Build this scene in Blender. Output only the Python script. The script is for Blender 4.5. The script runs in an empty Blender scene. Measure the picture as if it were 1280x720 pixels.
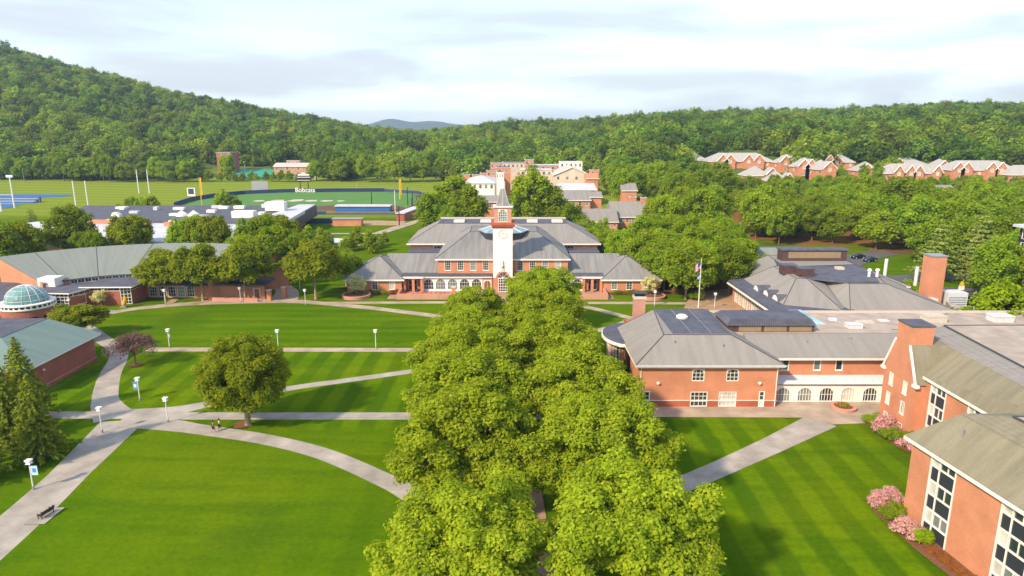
CLOUD_A, CLOUD_B = (2.12, 2.16, 2.24), (2.26, 2.23, 2.2)
HAZE_D = 1.25e-4
EXPO = 1.23
import bpy, math, random
import numpy as np
R_ = math.radians
SC = bpy.context.scene
COL = SC.collection
random.seed(7)
# ------------------------------------------------------------------ camera model used to lay the place out in metres
F = 853.3; PIT = R_(13.2); SP, CP = math.sin(PIT), math.cos(PIT); CH = 40.0
def _ray(u, v):
    x = (u-640)/F; y = (360-v)/F
    return x, CP+y*SP, -SP+y*CP
def G(u, v, z=0.0):
    a, b, d = _ray(u, v); t = (z-CH)/d
    return (a*t, b*t)
def D(u, v, Y):
    a, b, d = _ray(u, v); t = Y/b
    return (a*t, CH+d*t)
# ------------------------------------------------------------------ materials
MATS = {}
def mat(name, col, rough=.8, noise=0.0, nscale=1.0, spec=.3, metal=0.0, col2=None, det=4, bump=0, coat=0):
    m = bpy.data.materials.new(name); m.use_nodes = True; nt = m.node_tree; b = nt.nodes['Principled BSDF']
    b.inputs['Roughness'].default_value = rough; b.inputs['Metallic'].default_value = metal
    b.inputs['Specular IOR Level'].default_value = spec
    b.inputs['Base Color'].default_value = (*col, 1)
    if noise > 0 or col2:
        tc = nt.nodes.new('ShaderNodeNewGeometry'); n = nt.nodes.new('ShaderNodeTexNoise'); n.inputs['Scale'].default_value = nscale; n.inputs['Detail'].default_value = det
        nt.links.new(tc.outputs['Position'], n.inputs['Vector'])
        c2 = col2 or tuple(max(0, c*(1-noise)) for c in col); c1 = col if col2 else tuple(min(1, c*(1+noise)) for c in col)
        r = nt.nodes.new('ShaderNodeValToRGB'); r.color_ramp.elements[0].position = .3; r.color_ramp.elements[1].position = .7
        r.color_ramp.elements[0].color = (*c2, 1); r.color_ramp.elements[1].color = (*c1, 1)
        nt.links.new(n.outputs['Fac'], r.inputs['Fac']); nt.links.new(r.outputs['Color'], b.inputs['Base Color'])
        if bump:
            bp = nt.nodes.new('ShaderNodeBump'); bp.inputs['Strength'].default_value = bump; nt.links.new(n.outputs['Fac'], bp.inputs['Height']); nt.links.new(bp.outputs['Normal'], b.inputs['Normal'])
    MATS[name] = m
    return m
def N(nt, t, **kw):
    n = nt.nodes.new(t)
    for k, v in kw.items(): setattr(n, k, v)
    return n
def math_node(nt, op, a, b=None, clamp=False):
    n = nt.nodes.new('ShaderNodeMath'); n.operation = op; n.use_clamp = clamp
    for i, x in enumerate((a, b)):
        if x is None: continue
        if isinstance(x, (int, float)): n.inputs[i].default_value = x
        else: nt.links.new(x, n.inputs[i])
    return n.outputs[0]
def mixc(nt, fac, a, b, mode='MIX'):
    n = nt.nodes.new('ShaderNodeMix'); n.data_type = 'RGBA'; n.blend_type = mode
    for s, x in ((n.inputs[0], fac), (n.inputs[6], a), (n.inputs[7], b)):
        if isinstance(x, (int, float)): s.default_value = x
        elif isinstance(x, tuple): s.default_value = (*x, 1) if len(x) == 3 else x
        else: nt.links.new(x, s)
    return n.outputs[2]
def brick_mat(name, c1, c2, mortar=(.38, .3, .25), seed=0.0):
    m = mat(name, c1, .85); nt = m.node_tree; b = nt.nodes['Principled BSDF']
    g = N(nt, 'ShaderNodeNewGeometry'); s = N(nt, 'ShaderNodeSeparateXYZ'); nt.links.new(g.outputs['Position'], s.inputs[0])
    xy = math_node(nt, 'ADD', s.outputs[0], s.outputs[1])
    cb = N(nt, 'ShaderNodeCombineXYZ'); nt.links.new(xy, cb.inputs[0]); nt.links.new(s.outputs[2], cb.inputs[1])
    t = N(nt, 'ShaderNodeTexBrick'); t.inputs['Scale'].default_value = 4.2; t.inputs['Mortar Size'].default_value = .018; t.inputs['Bias'].default_value = -.1
    t.inputs['Color1'].default_value = (*c1, 1); t.inputs['Color2'].default_value = (*c2, 1); t.inputs['Mortar'].default_value = (*mortar, 1)
    nt.links.new(cb.outputs[0], t.inputs['Vector'])
    n = N(nt, 'ShaderNodeTexNoise'); n.inputs['Scale'].default_value = .35; n.inputs['Detail'].default_value = 6; n.inputs['Roughness'].default_value = .65; nt.links.new(g.outputs['Position'], n.inputs['Vector'])
    f = math_node(nt, 'MULTIPLY_ADD', n.outputs['Fac'], .75); nt.nodes[-1].inputs[2].default_value = .62
    mx = N(nt, 'ShaderNodeMix'); mx.data_type = 'RGBA'; mx.blend_type = 'MULTIPLY'; mx.inputs[0].default_value = 1
    nt.links.new(t.outputs['Color'], mx.inputs[6]); cc = N(nt, 'ShaderNodeCombineColor')
    for i in range(3): nt.links.new(f, cc.inputs[i])
    nt.links.new(cc.outputs[0], mx.inputs[7]); nt.links.new(mx.outputs[2], b.inputs['Base Color'])
    return m
def roof_mat(name, col, streak=.35, tint=(.75, .7, .62)):
    # weathered shingles: courses, tab noise and stains running down the slope
    m = mat(name, col, .9); nt = m.node_tree; b = nt.nodes['Principled BSDF']
    g = N(nt, 'ShaderNodeNewGeometry')
    s = N(nt, 'ShaderNodeSeparateXYZ'); nt.links.new(g.outputs['Position'], s.inputs[0])
    w = math_node(nt, 'SINE', math_node(nt, 'MULTIPLY', s.outputs[2], 38.0))
    # horizontal coordinate along the eave = dot(pos, cross(normal, up))
    cr = N(nt, 'ShaderNodeVectorMath', operation='CROSS_PRODUCT'); nt.links.new(g.outputs['True Normal'], cr.inputs[0]); cr.inputs[1].default_value = (0, 0, 1)
    nm = N(nt, 'ShaderNodeVectorMath', operation='NORMALIZE'); nt.links.new(cr.outputs[0], nm.inputs[0])
    dt = N(nt, 'ShaderNodeVectorMath', operation='DOT_PRODUCT'); nt.links.new(nm.outputs[0], dt.inputs[0]); nt.links.new(g.outputs['Position'], dt.inputs[1])
    cb = N(nt, 'ShaderNodeCombineXYZ'); nt.links.new(dt.outputs['Value'], cb.inputs[0]); nt.links.new(math_node(nt, 'MULTIPLY', s.outputs[2], .25), cb.inputs[1])
    n = N(nt, 'ShaderNodeTexNoise'); n.inputs['Scale'].default_value = .9; n.inputs['Detail'].default_value = 5; n.inputs['Roughness'].default_value = .6; nt.links.new(cb.outputs[0], n.inputs['Vector'])
    n2 = N(nt, 'ShaderNodeTexNoise'); n2.inputs['Scale'].default_value = 5; n2.inputs['Detail'].default_value = 6; n2.inputs['Roughness'].default_value = .7; nt.links.new(g.outputs['Position'], n2.inputs['Vector'])
    r = N(nt, 'ShaderNodeValToRGB'); r.color_ramp.elements[0].position = .36; r.color_ramp.elements[1].position = .62
    r.color_ramp.elements[0].color = (*[c*(1-streak) for c in col], 1); r.color_ramp.elements[1].color = (*[min(1, c*1.12) for c in col], 1)
    nt.links.new(n.outputs['Fac'], r.inputs['Fac'])
    f = math_node(nt, 'MULTIPLY_ADD', n2.outputs['Fac'], .5); nt.nodes[-1].inputs[2].default_value = .76
    f2 = math_node(nt, 'MULTIPLY_ADD', w, .05); nt.nodes[-1].inputs[2].default_value = 1.0
    f3 = math_node(nt, 'MULTIPLY', f, f2)
    cc = N(nt, 'ShaderNodeCombineColor')
    for i in range(3): nt.links.new(f3, cc.inputs[i])
    nt.links.new(mixc(nt, 1.0, r.outputs['Color'], cc.outputs[0], 'MULTIPLY'), b.inputs['Base Color'])
    return m
brick_mat('brick', (.53, .215, .115), (.46, .17, .09), (.52, .30, .18))
brick_mat('brick_deep', (.36, .10, .06), (.29, .075, .045), (.36, .2, .15))
brick_mat('brick_base', (.40, .085, .04), (.34, .07, .035), (.36, .17, .11))
brick_mat('brick_pink', (.52, .25, .18), (.45, .2, .13), (.45, .34, .27))
roof_mat('shingle_grey', (.225, .216, .198), .05)
roof_mat('shingle_light', (.34, .33, .315), .04)
roof_mat('shingle_stained', (.215, .213, .202), .2)
roof_mat('shingle_green', (.19, .215, .19), .05)
roof_mat('shingle_teal', (.14, .21, .19), .05)
roof_mat('shingle_olive', (.205, .19, .13), .14)
mat('membrane_dark', (.085, .09, .115), .7, .25, .6)
mat('membrane_white', (.50, .52, .56), .7, .12, .3)
mat('gravel_roof', (.36, .31, .26), .95, .18, .5, col2=None)
mat('copper', (.11, .065, .06), .55, .2, 1.5, metal=.3)
mat('copper_panel', (.26, .19, .11), .7, .1, 1)
mat('white_trim', (.74, .71, .65), .6, .05, 2)
mat('white_stucco', (.80, .76, .68), .8, .06, .6)
mat('tan_stucco', (.56, .47, .37), .85, .1, .3)
mat('seam', (.06, .065, .07), .7)
mat('panel_dark', (.03, .035, .045), .4)
def slab_mat(name, col, w, h, k=.8, rot=.0):
    m = mat(name, col, .9, .2, .35, det=8); nt = m.node_tree; b = nt.nodes['Principled BSDF']; src = b.inputs['Base Color'].links[0].from_socket
    g = N(nt, 'ShaderNodeNewGeometry'); mp = N(nt, 'ShaderNodeMapping'); mp.inputs['Rotation'].default_value = (0, 0, rot); nt.links.new(g.outputs['Position'], mp.inputs[0])
    t = N(nt, 'ShaderNodeTexBrick'); t.inputs['Scale'].default_value = 1; t.inputs['Brick Width'].default_value = w; t.inputs['Row Height'].default_value = h; t.inputs['Mortar Size'].default_value = .035; t.offset = 0 if w == h else .5
    t.inputs['Color1'].default_value = (1, 1, 1, 1); t.inputs['Color2'].default_value = (.97, .97, .97, 1); t.inputs['Mortar'].default_value = (k*1.1, k*1.1, k*1.1, 1); nt.links.new(mp.outputs[0], t.inputs['Vector'])
    n = N(nt, 'ShaderNodeTexNoise'); n.inputs['Scale'].default_value = .22; n.inputs['Detail'].default_value = 8; n.inputs['Roughness'].default_value = .7; nt.links.new(g.outputs['Position'], n.inputs['Vector'])
    c = mixc(nt, 1.0, src, t.outputs['Color'], 'MULTIPLY'); r = N(nt, 'ShaderNodeValToRGB'); r.color_ramp.elements[0].position = .35; r.color_ramp.elements[0].color = (.78, .77, .75, 1); r.color_ramp.elements[1].position = .65; r.color_ramp.elements[1].color = (1.08, 1.06, 1.02, 1); nt.links.new(n.outputs['Fac'], r.inputs[0])
    nt.links.new(mixc(nt, 1.0, c, r.outputs[0], 'MULTIPLY'), b.inputs['Base Color'])
slab_mat('concrete', (.37, .345, .305), 1.8, 1.8); slab_mat('paver_tan', (.40, .33, .255), 2.2, 2.2); slab_mat('paver_pink', (.42, .27, .20), .6, .3)
mat('mulch', (.17, .08, .04), 1, .35, 5)
mat('forest_floor', (.16, .085, .035), 1, .4, .2)
mat('dirt_infield', (.13, .055, .035), 1, .15, .3)
mat('dirt_tan', (.36, .24, .14), 1, .15, .3)
mat('asphalt', (.10, .10, .105), .9, .15, .8)
mat('navy', (.03, .055, .13), .6)
mat('blue_court', (.03, .12, .33), .7, .08, .3)
mat('teal_court', (.02, .30, .24), .7, .05, .3)
mat('lamp_white', (.8, .8, .78), .35)
mat('pole_white', (.68, .66, .62), .45)
mat('metal_grey', (.35, .36, .37), .45, metal=.5)
mat('metal_light', (.55, .57, .58), .5, .1, 2)
mat('metal_black', (.02, .02, .022), .45)
mat('yellow', (.65, .38, .02), .5)
mat('banner_blue', (.05, .24, .52), .7)
mat('banner_pale', (.45, .6, .72), .7)
mat('wood_door', (.22, .10, .04), .5, .2, 4)
mat('bench_wood', (.07, .05, .045), .6, .2, 4)
mat('red', (.5, .05, .03), .6)
mat('cap_stone', (.50, .45, .38), .8, .1, 2)
mat('skin', (.45, .25, .17), .6)
mat('black_cloth', (.02, .02, .025), .9)
mat('white_cloth', (.6, .6, .6), .9)
mat('hair', (.05, .03, .02), .7)
mat('green_paint', (.03, .25, .17), .5)
mat('car_blue', (.02, .035, .09), .25, spec=.6, coat=1)
mat('car_black', (.012, .013, .016), .25, spec=.6)
mat('tyre', (.02, .02, .02), .9)
mat('turf_sports', (.075, .20, .03), .95, .07, .1)
mat('turf_pale', (.20, .27, .03), .95, .1, .08)
mat('far_hill_green', (.05, .09, .04), 1, .2, .004)
def glass_mat(name, col, rough=.08, spec=.8):
    return mat(name, col, rough, .3, .4, spec=spec)
glass_mat('glass', (.025, .04, .045)); glass_mat('glass_blind', (.50, .48, .42), .35, .5); glass_mat('glass_half', (.16, .19, .19), .2, .6)
glass_mat('glass_teal', (.14, .30, .29), .12); glass_mat('glass_blue', (.20, .30, .36), .15); glass_mat('glass_sky', (.25, .42, .45), .1)
def leaf_mat(name, c1, c2, trans=.35, tcol=1.3, hv=.5):
    m = bpy.data.materials.new(name); m.use_nodes = True; nt = m.node_tree; nt.nodes.clear()
    out = N(nt, 'ShaderNodeOutputMaterial'); at = N(nt, 'ShaderNodeAttribute', attribute_name='tint'); oi = N(nt, 'ShaderNodeObjectInfo')
    g = N(nt, 'ShaderNodeNewGeometry')
    base = mixc(nt, at.outputs['Fac'], c1, c2)
    f = math_node(nt, 'MULTIPLY_ADD', oi.outputs['Random'], hv); nt.nodes[-1].inputs[2].default_value = 1-hv/2
    hs = N(nt, 'ShaderNodeHueSaturation'); hs.inputs['Saturation'].default_value = 1
    h = math_node(nt, 'MULTIPLY_ADD', math_node(nt, 'FRACT', math_node(nt, 'MULTIPLY', oi.outputs['Random'], 7.31)), .035*hv); nt.nodes[-1].inputs[2].default_value = .5-.012*hv
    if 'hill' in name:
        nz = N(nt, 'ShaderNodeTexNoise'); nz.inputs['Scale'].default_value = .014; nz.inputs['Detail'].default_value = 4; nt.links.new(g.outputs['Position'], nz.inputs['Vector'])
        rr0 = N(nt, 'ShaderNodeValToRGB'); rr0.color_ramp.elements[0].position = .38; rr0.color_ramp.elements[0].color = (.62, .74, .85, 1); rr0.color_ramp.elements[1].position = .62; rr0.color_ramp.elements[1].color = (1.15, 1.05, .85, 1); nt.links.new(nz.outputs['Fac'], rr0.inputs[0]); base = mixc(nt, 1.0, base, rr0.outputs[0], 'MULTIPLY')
    nt.links.new(h, hs.inputs['Hue']); nt.links.new(f, hs.inputs['Value']); nt.links.new(base, hs.inputs['Color'])
    d = N(nt, 'ShaderNodeBsdfDiffuse'); t = N(nt, 'ShaderNodeBsdfTranslucent'); mx = N(nt, 'ShaderNodeMixShader'); mx.inputs[0].default_value = trans
    nt.links.new(hs.outputs[0], d.inputs[0])
    tc = mixc(nt, 1.0, hs.outputs[0], (tcol*1.15, tcol*1.1, tcol*.5), 'MULTIPLY'); nt.links.new(tc, t.inputs[0])
    nt.links.new(d.outputs[0], mx.inputs[1]); nt.links.new(t.outputs[0], mx.inputs[2]); nt.links.new(mx.outputs[0], out.inputs[0])
    MATS[name] = m
leaf_mat('leaf_avenue', (.20, .285, .016), (.43, .51, .034), .5, 1.2, .2)
leaf_mat('leaf_oak', (.14, .195, .012), (.32, .36, .022), .46, 1.25, .2)
leaf_mat('leaf_mid', (.155, .26, .016), (.34, .42, .028), .5, 1.25, .45)
leaf_mat('leaf_hill', (.115, .20, .022), (.27, .36, .034), .42, 1.2, 1.0)
leaf_mat('leaf_bright', (.20, .32, .010), (.32, .44, .015), .4, 1.2, .2)
leaf_mat('leaf_conifer', (.13, .18, .018), (.25, .28, .03), .25, 1.2, .3)
leaf_mat('leaf_pine', (.16, .22, .045), (.30, .36, .08), .25, 1.1, .3)
leaf_mat('leaf_purple', (.14, .085, .085), (.22, .13, .12), .3, 1.0, .2)
leaf_mat('leaf_cream', (.42, .44, .14), (.80, .74, .42), .3, 1.0, .2)
leaf_mat('leaf_pink', (.20, .24, .05), (.85, .43, .52), .3, 1.0, .2)
leaf_mat('leaf_rust', (.30, .10, .03), (.42, .18, .05), .3, 1.0, .2)
mat('bark', (.30, .22, .14), .95, .3, 3, bump=.3)
mat('bark_dark', (.12, .09, .065), .95, .3, 3)
def grass_mat():
    m = mat('grass', (.1, .2, .02), 1.0, spec=0); nt = m.node_tree; b = nt.nodes['Principled BSDF']
    g = N(nt, 'ShaderNodeNewGeometry'); s = N(nt, 'ShaderNodeSeparateXYZ'); nt.links.new(g.outputs['Position'], s.inputs[0])
    def noise(sc, det=4, rough=.55):
        n = N(nt, 'ShaderNodeTexNoise'); n.inputs['Scale'].default_value = sc; n.inputs['Detail'].default_value = det; n.inputs['Roughness'].default_value = rough
        nt.links.new(g.outputs['Position'], n.inputs['Vector']); return n.outputs['Fac']
    def ramp(x, a, c):
        n = N(nt, 'ShaderNodeMapRange'); n.interpolation_type = 'SMOOTHSTEP'; n.inputs[1].default_value = a; n.inputs[2].default_value = c; nt.links.new(x, n.inputs[0]); return n.outputs[0]
    wob = math_node(nt, 'MULTIPLY', noise(.12), 1.1)
    sx = ramp(math_node(nt, 'SINE', math_node(nt, 'MULTIPLY', math_node(nt, 'ADD', s.outputs[0], wob), 2*math.pi/4.6)), -.45, .45)
    sy = ramp(math_node(nt, 'SINE', math_node(nt, 'MULTIPLY', math_node(nt, 'ADD', s.outputs[1], wob), 2*math.pi/4.4)), -.9, .9)
    near = math_node(nt, 'LESS_THAN', s.outputs[1], 120.6)
    st = mixc(nt, near, sy, sx)
    # stripes fade on the big south-west lawn
    left = ramp(s.outputs[0], -30, 12); topm = ramp(s.outputs[1], 84, 89)
    vis = math_node(nt, 'MAXIMUM', math_node(nt, 'MAXIMUM', left, topm), .12)
    vis = math_node(nt, 'MULTIPLY', vis, math_node(nt, 'MULTIPLY_ADD', noise(.05, 2), 1.1)); nt.nodes[-2].inputs[2].default_value = .1
    vis = math_node(nt, 'MULTIPLY', vis, math_node(nt, 'MULTIPLY_ADD', near, .55)); nt.nodes[-2].inputs[2].default_value = .45
    c_light, c_dark = (.108, .190, .002), (.038, .098, .002)
    mid = mixc(nt, .5, c_dark, c_light)
    col = mixc(nt, vis, mid, mixc(nt, st, c_dark, c_light))
    big = ramp(noise(.035, 3), .38, .66)
    col = mixc(nt, math_node(nt, 'MULTIPLY', big, .42), col, (.15, .20, .003))
    mpp = N(nt, 'ShaderNodeMapping'); mpp.inputs['Rotation'].default_value = (0, 0, .5); mpp.inputs['Scale'].default_value = (.05, .35, 1); nt.links.new(g.outputs['Position'], mpp.inputs[0])
    sn = N(nt, 'ShaderNodeTexNoise'); sn.inputs['Scale'].default_value = 1; sn.inputs['Detail'].default_value = 5; sn.inputs['Roughness'].default_value = .6; nt.links.new(mpp.outputs[0], sn.inputs['Vector'])
    col = mixc(nt, math_node(nt, 'MULTIPLY', ramp(sn.outputs['Fac'], .42, .66), .45), col, (.035, .10, .002))
    clov = ramp(noise(.45, 9, .75), .56, .70); col = mixc(nt, math_node(nt, 'MULTIPLY', clov, .35), col, (.12, .175, .010))
    dk = ramp(noise(.06, 4), .5, .72)
    col = mixc(nt, math_node(nt, 'MULTIPLY', dk, .4), col, (.03, .08, .006))
    # aniso fine mowing grain
    fine = math_node(nt, 'MULTIPLY_ADD', noise(1.6, 12, .9), 2.0); nt.nodes[-1].inputs[2].default_value = .0
    cc = N(nt, 'ShaderNodeCombineColor')
    for i in range(3): nt.links.new(fine, cc.inputs[i])
    col = mixc(nt, 1.0, col, cc.outputs[0], 'MULTIPLY')
    # forest floor up on the hills, pale sports grass beyond the campus
    far = ramp(s.outputs[1], 300, 330)
    sx2 = ramp(math_node(nt, 'SINE', math_node(nt, 'MULTIPLY', math_node(nt, 'ADD', s.outputs[1], math_node(nt, 'MULTIPLY', s.outputs[0], .15)), 2*math.pi/15)), -.4, .4)
    col = mixc(nt, math_node(nt, 'MULTIPLY', far, .85), col, mixc(nt, sx2, (.17, .235, .025), (.22, .27, .03)))
    hill = ramp(s.outputs[2], 1.0, 9.0)
    col = mixc(nt, hill, col, (.09, .13, .025))
    wood = math_node(nt, 'MULTIPLY', ramp(noise(.05, 3), .40, .5), math_node(nt, 'MULTIPLY', ramp(s.outputs[1], 226, 238), math_node(nt, 'MULTIPLY', math_node(nt, 'LESS_THAN', s.outputs[1], 330.0), math_node(nt, 'GREATER_THAN', s.outputs[0], 55.0))))
    col = mixc(nt, wood, col, (.20, .10, .03))
    nt.links.new(col, b.inputs['Base Color'])
grass_mat()
# ------------------------------------------------------------------ mesh builder
OFF = {}
class MB:
    def __init__(s): s.v = []; s.f = []
    def poly(s, pts):
        n = len(s.v); s.v += [tuple(p) for p in pts]; s.f.append(tuple(range(n, n+len(pts)))); return s
    def prism(s, poly, z0, z1, cap=True):
        n = len(s.v); k = len(poly)
        s.v += [(p[0], p[1], z0) for p in poly]+[(p[0], p[1], z1) for p in poly]
        for i in range(k): j = (i+1) % k; s.f.append((n+i, n+j, n+k+j, n+k+i))
        if cap: s.f.append(tuple(range(n+k, n+2*k))); s.f.append(tuple(range(n+k-1, n-1, -1)))
        return s
    def box(s, x0, x1, y0, y1, z0, z1): return s.prism([(x0, y0), (x1, y0), (x1, y1), (x0, y1)], z0, z1)
    def frustum(s, bot, z0, top, z1, cap=True):
        n = len(s.v); k = len(bot)
        s.v += [(p[0], p[1], z0) for p in bot]+[(p[0], p[1], z1) for p in top]
        for i in range(k): j = (i+1) % k; s.f.append((n+i, n+j, n+k+j, n+k+i))
        if cap: s.f.append(tuple(range(n+k, n+2*k))); s.f.append(tuple(range(n+k-1, n-1, -1)))
        return s
    def tube(s, p0, p1, r0, r1, k=8, cap=True):
        p0, p1 = np.array(p0, float), np.array(p1, float); d = p1-p0; L = np.linalg.norm(d)
        if L < 1e-6: return s
        d /= L; a = np.cross(d, (0, 0, 1.0)) if abs(d[2]) < .95 else np.cross(d, (1.0, 0, 0)); a /= np.linalg.norm(a); b = np.cross(d, a)
        n = len(s.v)
        for p, r in ((p0, r0), (p1, r1)):
            for i in range(k): t = 2*math.pi*i/k; s.v.append(tuple(p+r*(math.cos(t)*a+math.sin(t)*b)))
        for i in range(k): j = (i+1) % k; s.f.append((n+i, n+j, n+k+j, n+k+i))
        if cap: s.f.append(tuple(range(n+k, n+2*k))); s.f.append(tuple(range(n+k-1, n-1, -1)))
        return s
    def lathe(s, c, prof, k=24):
        n = len(s.v)
        for r, z in prof:
            for i in range(k): t = 2*math.pi*i/k; s.v.append((c[0]+r*math.cos(t), c[1]+r*math.sin(t), z))
        for q in range(len(prof)-1):
            for i in range(k): j = (i+1) % k; s.f.append((n+q*k+i, n+q*k+j, n+(q+1)*k+j, n+(q+1)*k+i))
        return s
    def lbox(s, pt, s0, s1, z0, z1, d0, d1):
        n = len(s.v)
        for z in (z0, z1):
            for a, d in ((s0, d1), (s1, d1), (s1, d0), (s0, d0)): s.v.append(pt(a, z, d))
        for i in range(4): j = (i+1) % 4; s.f.append((n+i, n+j, n+4+j, n+4+i))
        s.f.append((n+4, n+5, n+6, n+7)); s.f.append((n+3, n+2, n+1, n)); return s
    def build(s, name, m, parent=None, smooth=False):
        off = OFF.get(parent.name, (0, 0, 0)) if parent else (0, 0, 0)
        me = bpy.data.meshes.new(name); me.from_pydata([(p[0]-off[0], p[1]-off[1], p[2]-off[2]) for p in s.v], [], s.f)
        me.materials.append(MATS[m]); me.validate()
        if smooth: me.shade_smooth()
        o = bpy.data.objects.new(name, me); COL.objects.link(o); o.parent = parent; OFF[o.name] = off
        return o
def tag(o, label=None, cat=None, group=None, kind=None):
    if label: o['label'] = label
    if cat: o['category'] = cat
    if group: o['group'] = group
    if kind: o['kind'] = kind
    return o
def root(name, loc, label, cat, group=None):
    o = bpy.data.objects.new(name, None); COL.objects.link(o); o.location = loc; OFF[o.name] = tuple(loc); o.empty_display_size = .5
    return tag(o, label, cat, group)
def struct(name, mb, m, smooth=False):
    o = mb.build(name, m, None, smooth); o['kind'] = 'structure'; return o
def copy_tree(o, parent=None):
    c = o.copy(); COL.objects.link(c); c.parent = parent
    for ch in list(o.children): copy_tree(ch, c)
    return c
def place(proto, used, loc, rz=0, sc=1, label=None, group=None, cat=None):
    o = proto if not used else copy_tree(proto)
    o.location = loc; o.rotation_euler = (0, 0, rz); o.scale = (sc, sc, sc) if isinstance(sc, (int, float)) else sc
    tag(o, label, cat, group); return o
# ------------------------------------------------------------------ walls with real openings
def frame_pt(A, B):
    L = math.hypot(B[0]-A[0], B[1]-A[1]); T = ((B[0]-A[0])/L, (B[1]-A[1])/L); Nn = (T[1], -T[0])
    return L, lambda s, z, d: (A[0]+T[0]*s+Nn[0]*d, A[1]+T[1]*s+Nn[1]*d, z)
def window(parent, pt, s0, s1, z0, z1, nx=2, nz=2, arch=0, glass='glass', fw=.1, mun=.05, name='window', frame='white_trim', rec=.14, sill=True):
    f = MB(); d0, d1 = -rec, -.02
    f.lbox(pt, s0, s0+fw, z0, z1, d0, .035); f.lbox(pt, s1-fw, s1, z0, z1, d0, .035)
    f.lbox(pt, s0+fw, s1-fw, z0, z0+fw, d0, .035); f.lbox(pt, s0+fw, s1-fw, z1-fw, z1, d0, .035)
    for i in range(1, nx): x = s0+(s1-s0)*i/nx; f.lbox(pt, x-mun/2, x+mun/2, z0+fw, z1-fw, d0+.02, d1)
    for i in range(1, nz): z = z0+(z1-z0)*i/nz; f.lbox(pt, s0+fw, s1-fw, z-mun/2, z+mun/2, d0+.025, d1-.003)
    if arch:
        # spandrels: white infill that leaves a half-round head
        w = s1-s0; h = min(arch, w/2*.98); K = 8; c = (s0+s1)/2; rx = w/2-fw
        for sg in (-1, 1):
            pts = []
            for i in range(K+1): t = math.pi/2*i/K; pts.append((c+sg*rx*math.cos(t), z1-h+(h-fw)*math.sin(t)))
            for i in range(K):
                a, b = pts[i], pts[i+1]
                q = [pt(a[0], a[1], .02), pt(b[0], b[1], .02), pt(b[0], z1-fw*.5, .02), pt(a[0], z1-fw*.5, .02)]
                f.poly(q); q2 = [pt(a[0], a[1], .02), pt(b[0], b[1], .02), pt(b[0], b[1], d0), pt(a[0], a[1], d0)]; f.poly(q2)
    if sill and name == 'window': f.lbox(pt, s0-.06, s1+.06, z0-.09, z0-.002, -.02, .09)
    fo = f.build(name, frame, parent)
    p = MB(); p.lbox(pt, s0+fw*.5, s1-fw*.5, z0+fw*.5, z1-fw*.5, d0-.05, d0+.01); p.build('pane', glass, fo)
    return fo
def wall(mb, parent, A, B, z0, z1, wins=(), depth=.22):
    L, pt = frame_pt(A, B); xs = {0, L}; zs = {z0, z1}; H = []
    for w in wins:
        s, zb, ww, hh = w[:4]; kw = w[4] if len(w) > 4 else {}
        a, b, c, d = s-ww/2, s+ww/2, zb, zb+hh
        H.append((a, b, c, d)); xs |= {a, b}; zs |= {c, d}
        window(parent, pt, a, b, c, d, **kw)
    xs, zs = sorted(xs), sorted(zs)
    for i in range(len(xs)-1):
        for j in range(len(zs)-1):
            mx, mz = (xs[i]+xs[i+1])/2, (zs[j]+zs[j+1])/2
            if any(a < mx < b and c < mz < d for a, b, c, d in H): continue
            mb.poly([pt(xs[i], zs[j], 0), pt(xs[i+1], zs[j], 0), pt(xs[i+1], zs[j+1], 0), pt(xs[i], zs[j+1], 0)])
    for a, b, c, d in H:
        mb.poly([pt(a, c, 0), pt(a, d, 0), pt(a, d, -depth), pt(a, c, -depth)]); mb.poly([pt(b, c, 0), pt(b, d, 0), pt(b, d, -depth), pt(b, c, -depth)])
        mb.poly([pt(a, c, 0), pt(b, c, 0), pt(b, c, -depth), pt(a, c, -depth)]); mb.poly([pt(a, d, 0), pt(b, d, 0), pt(b, d, -depth), pt(a, d, -depth)])
    return pt
def rect(x0, x1, y0, y1): return [(x0, y0), (x1, y0), (x1, y1), (x0, y1)]
def seams(parent, lines, r=.09, name='ridge_cap', m='seam'):
    s = MB()
    for p, q in lines: s.tube(p, q, r, r, 5)
    return s.build(name, m, parent)
def hip(parent, bot, z0, top, z1, m='shingle_grey', flat=None, fascia=.38, ridges=True, name='roof'):
    r = MB().frustum(bot, z0, top, z1).build(name, m, parent)
    if fascia: MB().prism(bot, z0-fascia, z0-.003).build('cornice', 'white_trim', parent)
    k = len(bot)
    if flat: MB().prism(top, z1+.003, z1+.06).build('flat_roof', flat, parent)
    if ridges:
        seams(parent, [((*bot[i], z0+.03), (*top[i], z1+.03)) for i in range(k)]+[((*top[i], z1+.03), (*top[(i+1) % k], z1+.03)) for i in range(k) if top[i] != top[(i+1) % k]], .07)
    return r
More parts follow.
